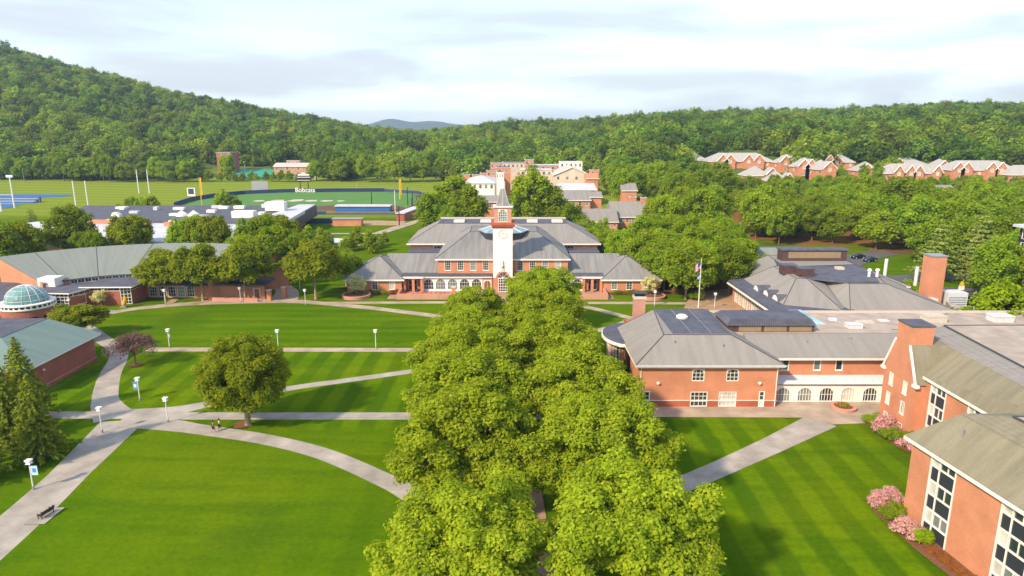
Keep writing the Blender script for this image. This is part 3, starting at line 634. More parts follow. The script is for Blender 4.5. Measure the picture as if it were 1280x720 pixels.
# skylight and roof clutter
MB().frustum(rect(46.5, 51, 106.5, 112), 8.95, rect(46.8, 49, 109, 111.8), 10.0).build('skylight', 'glass_sky', sc_)
for k, (x, y, a_, b_, h) in enumerate(((53.5, 104, 2.2, 1.6, .7), (56.5, 107, 2.6, 1.2, .25), (60.5, 108, 1.6, 1.0, .2), (68, 107.5, 3.2, 2.2, 1.1), (79, 107.5, 3.2, 2.2, 1.1), (63, 105, 1.0, .8, .3), (52.5, 108.5, 1.2, .8, .4))):
    o = MB().box(x, x+a_, y, y+b_, 8.95, 8.95+h)
    if h > .6: o.box(x-.08, x+a_+.08, y-.08, y+b_+.08, 8.95+h*.8, 8.95+h*.9)
    o.build('roof_unit', 'cap_stone' if k % 2 else 'metal_light', sc_)
seams(sc_, [((61, 102, 8.97), (75, 113.3, 8.97)), ((60, 103.5, 8.97), (95, 103.5, 8.97)), ((75, 102, 8.97), (75, 103.5, 8.97))], .05, 'roof_seam')
ch = root('brick_chimney', (22.0, 114.5, 6), 'small square brick chimney with dark metal cap at the left end of the grey roof', 'chimney')
ch.name = 'brick_chimney'
MB().box(21.0, 22.9, 113.4, 115.0, 6.0, 11.4).build('stack', 'brick_pink', ch); MB().box(20.9, 23.0, 113.3, 115.1, 11.4, 11.9).build('collar', 'cap_stone', ch); MB().box(21.1, 22.8, 113.5, 114.9, 11.9, 12.3).box(20.8, 23.1, 113.2, 115.2, 12.3, 12.45).build('cap', 'metal_black', ch)
for x in (18.75, 38.55): MB().tube((x, 93.68, .1), (x, 93.68, 6.4), .07, .07, 6).build('downpipe', 'white_trim', sc_)
for x, y, z in ((24, 96.2, 9.1), (31, 95.6, 8.7), (45, 99.5, 8.0), (52, 100.3, 8.3)): MB().tube((x, y, z-.5), (x, y, z+.45), .09, .09, 7).build('vent_pipe', 'metal_grey', sc_)
MB().box(17.75, 39.5, 92.85, 93.0, 6.58, 6.75).build('gutter', 'metal_light', sc_)
# ---------------- dormitory with gable, right
da = root('gabled_dormitory', (58, 80, 0), 'tall brick dormitory with a narrow stepped chimney gable and olive shingle slope', 'building')
w = MB(); gx = 51.6
WD = dict(nx=1, nz=2, fw=.16)
pt = wall(w, da, (gx, 89.5), (gx, 82.3), 0, 8.0, [(1.7, .2, .95, 1.7, dict(nx=2, nz=1, glass='glass')), (1.7, 3.1, .95, 1.75, dict(nx=2, nz=1, glass='glass_blind')), (1.9, 5.9, .95, 1.75, dict(nx=2, nz=1, glass='glass_blind')), (5.2, .1, 1.0, 1.7, dict(nx=1, nz=1)), (5.2, 3.1, .95, 1.75, dict(nx=2, nz=1, glass='glass')), (5.2, 5.9, .95, 1.75, dict(nx=2, nz=1, glass='glass_blind'))])
w.poly([pt(0, 8, 0), pt(7.2, 8, 0), pt(5.3, 12.6, 0), pt(1.9, 12.6, 0)])
wall(w, da, (gx+8, 89.5), (gx, 89.5), 0, 8.0); wall(w, da, (gx, 82.3), (53.0, 82.3), 0, 8.0)
STW = [(1.9+6.2*i, 0.3, 3.2, 8.3) for i in range(3)]
w.build('wall', 'brick', da)
MB().box(gx-.04, gx+2.9, 84.4, 87.6, 10.5, 15.0).build('chimney', 'brick', da); MB().box(gx-.12, gx+3.0, 84.3, 87.7, 15.0, 15.2).build('chimney_cap', 'membrane_dark', da)
gt = MB()
for a_, b_ in (((-.35, 7.9), (1.95, 12.6)), ((7.55, 7.9), (5.25, 12.6))):
    p0, p1 = pt(a_[0], a_[1], .1), pt(b_[0], b_[1], .1); gt.tube(p0, p1, .17, .17, 6)
gt.lbox(pt, -.6, .3, 7.6, 8.0, -.3, .25).lbox(pt, 6.9, 7.8, 7.6, 8.0, -.3, .25); gt.build('rake_trim', 'white_trim', da)
# gable roof slopes
MB().frustum([(gx+.1, 82.0), (60, 82.0), (60, 89.8), (gx+.1, 89.8)], 7.95, [(gx+.1, 84.3), (60, 84.3), (60, 87.6), (gx+.1, 87.6)], 12.6).build('roof', 'shingle_olive', da)
def strip_wall(rt, A, B, z0, z1, centers, w2, matname='brick'):
    """brick wall with full-height bays: white frame, dark spandrel panels and windows"""
    L, pt = frame_pt(A, B); m = MB(); prev = 0
    for c in list(centers)+[None]:
        e = L if c is None else c-w2/2
        if e > prev: m.lbox(pt, prev, e, z0, z1, -.3, 0)
        if c is None: break
        prev = c+w2/2
    m.build('wall', matname, rt)
    for c in centers:
        a, b = c-w2/2, c+w2/2; fr = MB(); fr.lbox(pt, a, a+.16, z0, z1, -.25, .06).lbox(pt, b-.16, b, z0, z1, -.25, .06).lbox(pt, a+w2*.36-.07, a+w2*.36+.07, z0, z1, -.22, .03)
        H = (z1-z0)/3; zz = []
        for k in range(3):
            zb = z0+H*k; fr.lbox(pt, a+.16, b-.16, zb+H*.50, zb+H*.55, -.22, .02).lbox(pt, a+.16, b-.16, zb+H*.96, zb+H*1.0, -.22, .02).lbox(pt, a+.16, b-.16, zb, zb+H*.03, -.22, .02)
            fr.lbox(pt, a+w2*.36+(w2*.64-.16)*.5, a+w2*.36+(w2*.64-.16)*.5+.06, zb+H*.55, zb+H*.96, -.2, .0)
        fo = fr.build('window_bay', 'white_trim', rt)
        for k in range(3):
            zb = z0+H*k
            MB().lbox(pt, a+.16, a+w2*.36, zb+H*.55, zb+H*.96, -.2, -.12).build('pane', 'glass_blind', fo)
            MB().lbox(pt, a+w2*.36, b-.16, zb+H*.55, zb+H*.96, -.2, -.12).build('pane', ['glass_half', 'glass', 'glass'][k], fo)
            MB().lbox(pt, a+.16, b-.16, zb+H*.03, zb+H*.50, -.2, -.06).build('spandrel_panel', 'panel_dark', fo)
strip_wall(da, (53.0, 82.3), (53.6, 58), 0, 9.0, [2.6, 9.5, 16.5], 3.0)
hip(da, [(52.6, 82.5), (96, 82.5), (96, 58), (53.2, 58)][::-1], 9.1, [(56.6, 90), (96, 90), (96, 58.2), (55.2, 58.2)][::-1], 12.6, 'shingle_olive', ridges=False)
MB().frustum([(55.0, 58.0), (96, 58.0), (96, 90.0), (56.7, 90.0)], 12.6, [(57.2, 58.2), (96, 58.2), (96, 91.2), (59.8, 91.2)], 13.2).build('upper_roof', 'shingle_grey', da)
MB().prism([(57.5, 58.0), (96, 58.0), (96, 91), (60.1, 91)], 13.2, 13.3).build('flat_roof', 'gravel_roof', da)
seams(da, [((57.4, 58.2, 13.3), (60, 91.1, 13.3)), ((60, 91.1, 13.3), (96, 91.1, 13.3))], .12, 'roof_edge')
w = MB(); wall(w, da, (96, 90), (55, 90), 0, 12.6); wall(w, da, (96, 58), (96, 90), 0, 12.6); w.build('wall', 'brick', da)
for k, (x, y, h) in enumerate(((66, 80, .5), (70, 77, .35), (64, 74, .6), (75, 84, .8), (72, 72, .4))):
    MB().box(x, x+1.8, y, y+1.2, 13.3, 13.3+h).build('roof_unit', 'metal_light' if k % 2 else 'cap_stone', da)
pp = MB(); pp.tube((65, 78, 13.45), (70, 79.5, 13.45), .09, .09, 6).tube((70, 79.5, 13.45), (71, 75, 13.45), .09, .09, 6); pp.build('roof_pipe', 'metal_grey', da)
db = root('dormitory_wing', (52, 50, 0), 'three storey brick dormitory wing in the near right corner with dark window bays', 'building')
A, B = (41.15, 64.6), (45.2, 33.0)
strip_wall(db, A, B, 0, 9.0, [4.4, 12.9, 21.4, 29], 3.3)
w = MB(); wall(w, db, (70, 64.6), A, 0, 9.0, [(24, 5.8, 1.2, 1.8), (24, 2.6, 1.2, 1.8)]); w.build('wall', 'brick', db)
ft = [(40.55, 65.2), (72, 65.2), (72, 33), (44.6, 33)][::-1]; tp_ = [(45.4, 66.0), (72, 66.0), (72, 33), (48.8, 33)][::-1]
ft = [(44.6, 33), (72, 33), (72, 65.6), (40.5, 65.2)]; tp_ = [(48.2, 33), (72, 33), (72, 62.8), (44.4, 62.8)]
hip(db, ft, 9.1, tp_, 12.5, 'shingle_olive', ridges=False)
MB().frustum([(48.1, 33), (72, 33), (72, 62.9), (44.3, 62.9)], 12.5, [(51.0, 33), (72, 33), (72, 60.4), (47.2, 60.4)], 13.25).build('upper_roof', 'shingle_olive', db)
MB().prism([(51.4, 33), (72, 33), (72, 60.1), (47.6, 60.1)], 13.25, 13.35).build('flat_roof', 'gravel_roof', db)
seams(db, [((51.3, 33, 13.36), (47.5, 60.2, 13.36)), ((47.5, 60.2, 13.36), (72, 60.2, 13.36))], .12, 'roof_edge')
for k, (x, y) in enumerate(((43.2, 60.5), (44.0, 52), (45.0, 44))): MB().tube((x, y, 10.6), (x, y, 12.0), .09, .09, 7).build('vent_pipe', 'metal_grey', db)
# ---------------- dining hall with many hips behind
cc_ = root('dining_hall', (70, 145, 0), 'low brick building with many grey hipped roofs and copper roof boxes right of the flagpole', 'building')
w = MB(); wall(w, cc_, (52.2, 157), (53.0, 128.5), 0, 4.8, [(2.5+2.6*i, .4, 1.9, 3.9, dict(nx=3, nz=6, glass='glass' if i % 2 else 'glass_half', sill=False)) for i in range(9)])
w.build('wall', 'brick', cc_)
w = MB(); wall(w, cc_, (60, 129.6), (86, 129.6), 0, 4.6, [(8+4*i, 2.2, 2.2, 1.9, dict(nx=2, nz=1, glass='glass_blind')) for i in range(4)])
wall(w, cc_, (86, 129.6), (88, 160), 0, 4.6); wall(w, cc_, (88, 166), (60, 166), 0, 4.6); wall(w, cc_, (60, 166), (52.2, 157), 0, 4.6)
w.build('wall', 'brick', cc_)
MB().prism([(50.6, 156), (51.0, 126.5), (60, 124), (67, 126.5), (67, 140), (60, 160)], 4.8, 5.35).build('flat_roof', 'membrane_dark', cc_)
MB().prism([(50.4, 156.2), (50.8, 126.3), (54.5, 125.8), (54.5, 156.2)], 4.45, 4.799).build('cornice', 'white_trim', cc_)
hip(cc_, [(54.6, 133), (64.5, 128.8), (70, 138), (70, 158), (54.6, 157)], 5.36, [(60.5, 142), (62.6, 141.5), (67, 146), (67, 156), (60.5, 155)], 8.8, 'shingle_grey')
hip(cc_, [(66, 128.5), (87.5, 128.5), (89, 150), (62, 150)], 5.0, [(69.5, 137.2), (77, 137.2), (80, 147), (66, 147)], 8.7, 'shingle_grey')
hip(cc_, [(56, 152), (60, 147), (90, 150), (90, 172), (60, 174)], 5.2, [(63, 158), (66, 154), (80, 156), (80, 166), (64, 168)], 9.0, 'shingle_grey')
MB().prism([(62.0, 142.5), (69.4, 137.8), (76, 137.8), (80, 148), (80, 165), (64, 165), (61.5, 154)], 8.62, 8.98).build('flat_roof', 'membrane_dark', cc_)
MB().box(64.5, 80, 160.5, 163.5, 9, 11.5).build('monitor', 'copper', cc_); MB().box(64.2, 80.3, 160.2, 163.8, 11.5, 11.8).build('monitor_roof', 'membrane_dark', cc_)
MB().box(66, 78.5, 160.42, 160.6, 9.7, 11.2).build('monitor_panel', 'copper_panel', cc_)
for x, y in ((59.5, 146.5), (61.7, 143)):
    MB().box(x, x+3.0, y, y+2.6, 8.6, 10.5).build('roof_box', 'copper', cc_)
    MB().box(x-.1, x+3.1, y-.1, y+2.7, 10.5, 10.75).build('roof_box_cap', 'membrane_dark', cc_)
for i, (x, y) in enumerate(((53.4, 145.5), (53.9, 141), (54.3, 136.8))):
    d_ = MB(); K = 8
    for k in range(K):
        t0, t1 = math.pi*k/K, math.pi*(k+1)/K
        d_.poly([(x+.0, y+1.5*math.cos(t0), 5.35+1.2*math.sin(t0)), (x+.0, y+1.5*math.cos(t1), 5.35+1.2*math.sin(t1)), (x+3, y+1.5*math.cos(t1), 5.35+1.2*math.sin(t1)), (x+3, y+1.5*math.cos(t0), 5.35+1.2*math.sin(t0))])
    dd = d_.build('dormer', 'membrane_dark', cc_)
    MB().poly([(x+.02, y+1.4*math.cos(t), 5.36+1.1*math.sin(t)) for t in np.linspace(0, math.pi, 10)]).build('dormer_face', 'white_trim', dd)
for x, y in ((76.5, 143), (78.2, 143)):
    MB().tube((x, y, 8.9), (x, y, 10.3), .3, .3, 8).tube((x, y, 10.3), (x, y, 10.7), .5, .3, 8).build('roof_vent', 'white_trim', cc_)
for x, y, h in ((84, 170, 9), (91, 163, 9), (94.5, 156, 8.5)):
    MB().tube((x, y, 4), (x, y, h), .38, .38, 8).build('vent_pipe', 'pole_white', cc_)
MB().box(73, 74.6, 150, 151.6, 8.99, 9.5).build('roof_hatch', 'cap_stone', cc_)
MB().prism([(87, 128.6), (94, 120), (97, 125), (91.5, 131.5), (91.2, 139)], 3.6, 4.6).build('lower_roof', 'gravel_roof', cc_)
bs = root('brick_stack', (88.9, 141, 0), 'tall plain brick chimney tower standing beside the grey hipped roofs', 'chimney')
MB().box(87.1, 90.3, 139.2, 142.2, 0, 13.9).build('shaft', 'brick', bs); MB().box(87.0, 90.4, 139.1, 142.3, 13.9, 14.2).build('cap', 'metal_grey', bs)
MB().box(86.2, 88.5, 137.4, 139.1, 4.6, 5.4).build('flashing', 'metal_light', bs)
for k, (x, y, a_, b_, h, m_) in enumerate(((91.8, 139.5, 4.2, 3.2, 3.2, 'metal_light'), (97, 138.5, 4.2, 4.5, 2.4, 'metal_black'))):
    o = root('cooling_unit', (x, y, 0), ('pale grey louvred cooling unit beside the brick chimney tower', 'dark boxed machinery unit behind the green skip')[k], 'machine')
    MB().box(x, x+a_, y, y+b_, 0, h+3).build('casing', m_, o); l_ = MB()
    for i in range(6): l_.box(x+.2, x+a_-.2, y-.05, y+.02, 2.6+i*.5, 2.8+i*.5)
    l_.build('louvre', 'metal_grey', o)
for k, (x, y, lab, m_) in enumerate(((92.6, 132.5, 'green steel skip behind the gravel roof in the service yard', 'green_paint'), (98.2, 131.0, 'teal skip right of the green one, half hidden by the bright tree', 'teal_court'))):
    o = root('skip_container', (x, y, 0), lab, 'skip')
    MB().frustum(rect(x, x+5.2, y, y+2.6), .3, rect(x-.2, x+5.4, y-.1, y+2.7), 4.2).build('body', m_, o); MB().box(x-.25, x+5.45, y-.15, y+2.75, 4.2, 4.4).build('lid', 'metal_light' if k == 0 else m_, o)
# distant service building roof behind dining hall
sb = root('service_shed', (74, 186, 0), 'grey green low roof just behind the copper roof box of the hipped building', 'building')
w = MB(); wall(w, sb, (62, 180), (86, 180), 0, 4); wall(w, sb, (62, 192), (62, 180), 0, 4); wall(w, sb, (86, 180), (86, 192), 0, 4); w.build('wall', 'brick', sb)
hip(sb, rect(61, 87, 179, 193), 4.2, rect(68, 80, 185.5, 186.5), 8.0, 'shingle_green')
# ---------------- curved building, left
cv = root('curved_hall', (-88, 165, 0), 'long crescent brick hall with a pale green-grey roof behind the left lawn', 'building')
CX, CY = -88, 141; an = np.radians(np.linspace(149, 46, 30)); ro, ri = 44, 23
pol = lambda r_, t: (CX+r_*math.cos(t), CY+r_*math.sin(t))
m = MB()
for i in range(29): m.poly([(*pol(ri, an[i]), 5.2), (*pol(ro, an[i]), 9.3), (*pol(ro, an[i+1]), 9.3), (*pol(ri, an[i+1]), 5.2)]); m.poly([(*pol(ri, an[i]), 5.0), (*pol(ri, an[i+1]), 5.0), (*pol(ro, an[i+1]), 9.1), (*pol(ro, an[i]), 9.1)])
m.build('roof', 'shingle_green', cv)
seams(cv, [((*pol(ri, an[i]), 5.24), (*pol(ro, an[i]), 9.34)) for i in range(3, 29, 5)], .06)
m = MB()
for i in range(29): m.poly([(*pol(ro-.4, an[i]), 0), (*pol(ro-.4, an[i]), 9.2), (*pol(ro-.4, an[i+1]), 9.2), (*pol(ro-.4, an[i+1]), 0)]); m.poly([(*pol(ri+.4, an[i]), 0), (*pol(ri+.4, an[i+1]), 0), (*pol(ri+.4, an[i+1]), 5.1), (*pol(ri+.4, an[i]), 5.1)])
t = an[0]; p0, p1 = pol(ri+.3, t), pol(ro-.4, t); m.poly([(*p0, 0), (*p1, 0), (*p1, 9.15), (*p0, 5.1)])
t = an[-1]; p0, p1 = pol(ri+.3, t), pol(ro-.4, t); m.poly([(*p0, 0), (*p1, 0), (*p1, 9.15), (*p0, 5.1)])
m.build('wall', 'brick', cv)
for r0_, z0_, nm, mt in ((ri+.3, 4.05, 'clerestory', 'glass'),):
    for i in range(4, 28): L, pt = frame_pt(pol(r0_-.1, an[i]), pol(r0_-.1, an[i+1])); window(cv, pt, 0, L, z0_, 5.0, 2, 1, name='clerestory_window', sill=False, rec=.1, fw=.08) if i % 1 == 0 else None
m = MB(); m2 = MB()
for i in range(4, 29):
    if i < 28:
        a, b, c, d_ = pol(ri-4.2, an[i]), pol(ri+.2, an[i]), pol(ri+.2, an[i+1]), pol(ri-4.2, an[i+1]); m.prism([a, b, c, d_][::-1], 3.6, 3.95)
m.build('flat_roof', 'membrane_dark', cv)
lb = MB()
# two flat-roofed blocks with glazed corners
def glass_block(rt, pts, z, corner_a, roofpts, ov):
    n = len(pts)
    for i in range(n-1):
        A, B = pts[i], pts[i+1]; L = math.hypot(B[0]-A[0], B[1]-A[1])
        if i == corner_a: L_, pt = frame_pt(A, B); window(rt, pt, 0, L_, .1, z-.1, 3, 5, name='corner_window', sill=False, rec=.1, fw=.14, mun=.1)
        else: w = MB(); wall(w, rt, A, B, 0, z-.9); w.build('wall', 'brick_deep', rt)
        if i != corner_a: L_, pt = frame_pt(A, B); window(rt, pt, 0, L_, z-.9, z, max(2, int(L_/1.2)), 1, name='clerestory_window', sill=False, rec=.08, fw=.1)
    MB().prism(roofpts, z, z+.25).build('roof_edge', 'white_trim', rt)
    c = np.mean(np.array(roofpts), 0); MB().prism([tuple(c+(np.array(p)-c)*.975) for p in roofpts], z+.253, z+.33).build('flat_roof', 'membrane_dark', rt)
glass_block(cv, [(-107, 149), (-102.4, 148.6), (-99.4, 148.4), (-98.9, 149.3), (-97.4, 153.4)], 3.9, 1, [(-108.6, 148.2), (-98.6, 147.6), (-96.8, 155.2), (-108.2, 158)], .5)
glass_block(cv, [(-97.6, 153.2), (-90.6, 153.4), (-88.4, 154.0), (-88.2, 160.2), (-88.2, 163)], 4.2, 1, [(-99.4, 152.4), (-87.4, 152.7), (-87.3, 164), (-99.4, 164)], .5)
L, pt = frame_pt((-99.1, 149.0), (-97.5, 153.0)); window(cv, pt, 1.2, 3.4, .9, 2.9, 3, 2, name='window', glass='glass_half')
# low straight range under the row of trees
w = MB(); wall(w, cv, (-88.2, 160.5), (-76, 160.0), 0, 3.4, [(1.5+2.3*i, .3, 1.9, 2.5, dict(nx=3, nz=3, sill=False, glass='glass' if i != 3 else 'glass_half')) for i in range(5)])
wall(w, cv, (-76, 160), (-63, 159.0), 0, 3.4, [(3, .3, 1.9, 2.5, dict(nx=3, nz=3, sill=False))]); wall(w, cv, (-63, 159), (-59, 158.4), 0, 3.4, [(2, .05, 1.6, 2.6, dict(nx=1, nz=1, name='door', glass='wood_door'))])
w.build('wall', 'brick', cv)
MB().prism([(-89, 159.3), (-58.6, 157.6), (-59, 166), (-88, 172)], 3.4, 3.8).build('flat_roof', 'membrane_dark', cv)
for x, y in ((-58.2, 157.4), (-54.8, 158.2)):
    pass
gp = root('gate_pier', (-57.5, 157.6, 0), 'brick gate piers and low wall at the end of the tree row', 'wall')
MB().box(-58.2, -57.2, 157.0, 158.0, 0, 2.5).build('pier', 'brick', gp); MB().box(-55.6, -54.6, 160.0, 161.0, 0, 2.5).build('pier', 'brick', gp)
for a_, b_ in ((-58.3, 156.9), (-55.7, 159.9)): MB().box(a_, a_+1.2, b_, b_+1.2, 2.5, 2.65).build('cap', 'cap_stone', gp)
sw = MB().prism([(-71, 156.6), (-60, 156.0), (-60, 156.5), (-71, 157.1)], 0, .9).build('seat_wall', 'brick_pink'); tag(sw, 'low brick seat wall in front of the tree row by the crescent hall', 'wall')
MB().box(-109.5, -105.5, 153.6, 157.2, 3.9, 6.2).build('roof_lantern', 'white_trim', cv)
L, pt = frame_pt((-109.5, 153.6), (-105.5, 153.6)); window(cv, pt, .2, 3.8, 4.4, 5.7, 4, 1, name='lantern_window', sill=False, glass='glass_half')
# rotunda with glass dome
rt = root('domed_rotunda', (-99.6, 135.9, 0), 'round brick rotunda with green glass dome at the left edge', 'building')
dc = (-99.6, 135.9)
for k in range(12):
    t0 = 2*math.pi*k/12; pr = MB(); a0, a1 = t0-.11, t0+.11
    pr.prism([(dc[0]+r_*math.cos(t), dc[1]+r_*math.sin(t)) for r_, t in ((3.8, a0), (4.7, a0), (4.7, a1), (3.8, a1))], 0, 2.9); pr.build('pier', 'brick_deep', rt)
MB().lathe(dc, [(3.5, 0), (3.5, 2.9)], 32).build('inner_wall', 'panel_dark', rt)
MB().lathe(dc, [(3.5, 2.9), (4.8, 2.9), (4.8, 4.3), (3.5, 4.3)], 40).build('drum', 'brick_deep', rt)
rg = MB().lathe(dc, [(4.9, 4.3), (5.0, 4.4), (5.0, 4.6), (4.8, 4.6), (4.8, 5.2), (5.05, 5.2), (5.05, 5.4), (3.95, 5.45)], 48).build('window_ring', 'white_trim', rt)
for k in range(30):
    t0 = 2*math.pi*k/30; a0, a1 = t0+.04, t0+.17; A = (dc[0]+4.83*math.cos(a0), dc[1]+4.83*math.sin(a0)); B = (dc[0]+4.83*math.cos(a1), dc[1]+4.83*math.sin(a1))
    MB().poly([(*A, 4.68), (*B, 4.68), (*B, 5.15), (*A, 5.15)]).build('pane', 'glass', rg)
prof = [(3.9*math.cos(t), 5.45+3.3*math.sin(t)) for t in np.linspace(0, math.pi/2*.985, 10)]
MB().lathe(dc, prof, 32).build('dome', 'glass_teal', rt)
rb = MB()
for k in range(16):
    t = 2*math.pi*k/16
    for i in range(9): rb.tube((dc[0]+prof[i][0]*1.01*math.cos(t), dc[1]+prof[i][0]*1.01*math.sin(t), prof[i][1]+.02), (dc[0]+prof[i+1][0]*1.01*math.cos(t), dc[1]+prof[i+1][0]*1.01*math.sin(t), prof[i+1][1]+.02), .05, .05, 4, False)
for i in (1, 3, 5, 7):
    for k in range(32):
        t, u_ = 2*math.pi*k/32, 2*math.pi*(k+1)/32; rb.tube((dc[0]+prof[i][0]*1.01*math.cos(t), dc[1]+prof[i][0]*1.01*math.sin(t), prof[i][1]+.02), (dc[0]+prof[i][0]*1.01*math.cos(u_), dc[1]+prof[i][0]*1.01*math.sin(u_), prof[i][1]+.02), .04, .04, 4, False)
rb.build('dome_rib', 'pole_white', rt)
MB().prism([(-125, 139), (-102, 139.5), (-103, 148), (-110, 149), (-110, 158), (-125, 160)], 3.4, 4.0).build('flat_roof', 'membrane_dark', rt)
MB().prism([(-120, 132), (-105.0, 131.4), (-104.8, 137.5), (-120, 138.5)], 2.4, 2.9).build('canopy', 'white_trim', rt)
# ---------------- low teal-roofed hall, left
lh = root('teal_roofed_hall', (-84, 106, 0), 'low brick hall with teal shingle roof beside the S-shaped path', 'building')
w = MB(); wall(w, lh, (-73.4, 97.4), (-73.4, 114.6), 0, 4.6); wall(w, lh, (-100, 97.4), (-73.4, 97.4), 0, 4.6, [(12, 1, 1.6, 2), (18, 1, 1.6, 2)]); wall(w, lh, (-73.4, 114.6), (-100, 114.6), 0, 4.6); wall(w, lh, (-100, 114.6), (-100, 97.4), 0, 4.6); w.build('wall', 'brick_deep', lh)
MB().box(-73.46, -73.3, 97.4, 114.6, .55, .7).build('stone_band', 'brick_pink', lh)
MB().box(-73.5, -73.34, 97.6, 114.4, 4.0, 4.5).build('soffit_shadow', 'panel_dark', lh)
MB().lathe((-73.2, 101), [(.02, 3.0), (.2, 3.1), (.22, 3.25), (.02, 3.4)], 8).build('wall_lamp', 'lamp_white', lh)
hip(lh, rect(-101, -72.5, 96.4, 115.4), 4.85, rect(-95, -81, 103.5, 114.8), 7.6, 'shingle_teal', flat='membrane_dark', ridges=False)
# ---------------- athletic centre
ac = root('athletic_centre', (-130, 245, 0), 'wide flat-roofed athletic building with white roof areas behind the left trees', 'building')
w = MB(); wall(w, ac, (-175, 212), (-80, 206), 0, 5.5); wall(w, ac, (-80, 206), (-88, 290), 0, 5.5); wall(w, ac, (-88, 290), (-178, 290), 0, 5.5); wall(w, ac, (-178, 290), (-175, 212), 0, 5.5); w.build('wall', 'brick', ac)
MB().prism([(-176, 211), (-79, 205), (-80, 226), (-176, 232)], 5.5, 6.1).build('white_roof', 'membrane_white', ac)
MB().prism([(-176, 232), (-80, 226), (-82, 238), (-172, 246)], 5.5, 7.0).build('white_roof', 'membrane_white', ac)
MB().prism([(-166, 246), (-92, 239), (-91, 292), (-182, 292)], 5.5, 7.8).build('dark_roof', 'membrane_dark', ac)
MB().prism([(-91.5, 238), (-79, 236), (-84, 292), (-91, 292)], 7.0, 8.2).build('white_roof', 'membrane_white', ac)
MB().prism([(-79.2, 214), (-78.6, 214), (-83.4, 292), (-84, 292)], 3.4, 7.9).build('dark_cladding', 'panel_dark', ac)
MB().prism([(-176, 210.6), (-79, 204.6), (-79, 205.3), (-176, 211.3)], 4.0, 5.4).build('dark_fascia', 'panel_dark', ac)
bx = MB()
random.seed(3)
for k in range(26):
    x, y = random.uniform(-165, -94), random.uniform(238, 285); h = random.uniform(.5, 1.4); a_ = random.uniform(1.5, 4.5)
    z0_ = 7.8 if y > 247 else 7.0
    MB().box(x, x+a_, y, y+2.2, z0_, z0_+h).build('roof_unit', 'white_trim' if k % 3 else 'membrane_white', ac)
for x in (-124, -119.5): MB().lathe((x, 256), [(2.2, 7.8), (1.9, 8.6), (.1, 9.9)], 12).build('roof_tent', 'white_trim', ac)
MB().box(-97, -89.5, 268, 272, 8.2, 11.6).build('roof_unit', 'white_trim', ac)
MB().box(-103, -95, 250, 254, 7.8, 10.2).build('roof_unit', 'white_trim', ac)
MB().prism([(-120, 234), (-98, 232.5), (-98, 234), (-120, 235.5)], 5.5, 8.3).build('wall', 'brick', ac)
MB().prism([(-150, 240), (-128, 238), (-128, 239.5), (-150, 241.5)], 5.5, 8.4).build('wall', 'brick', ac)
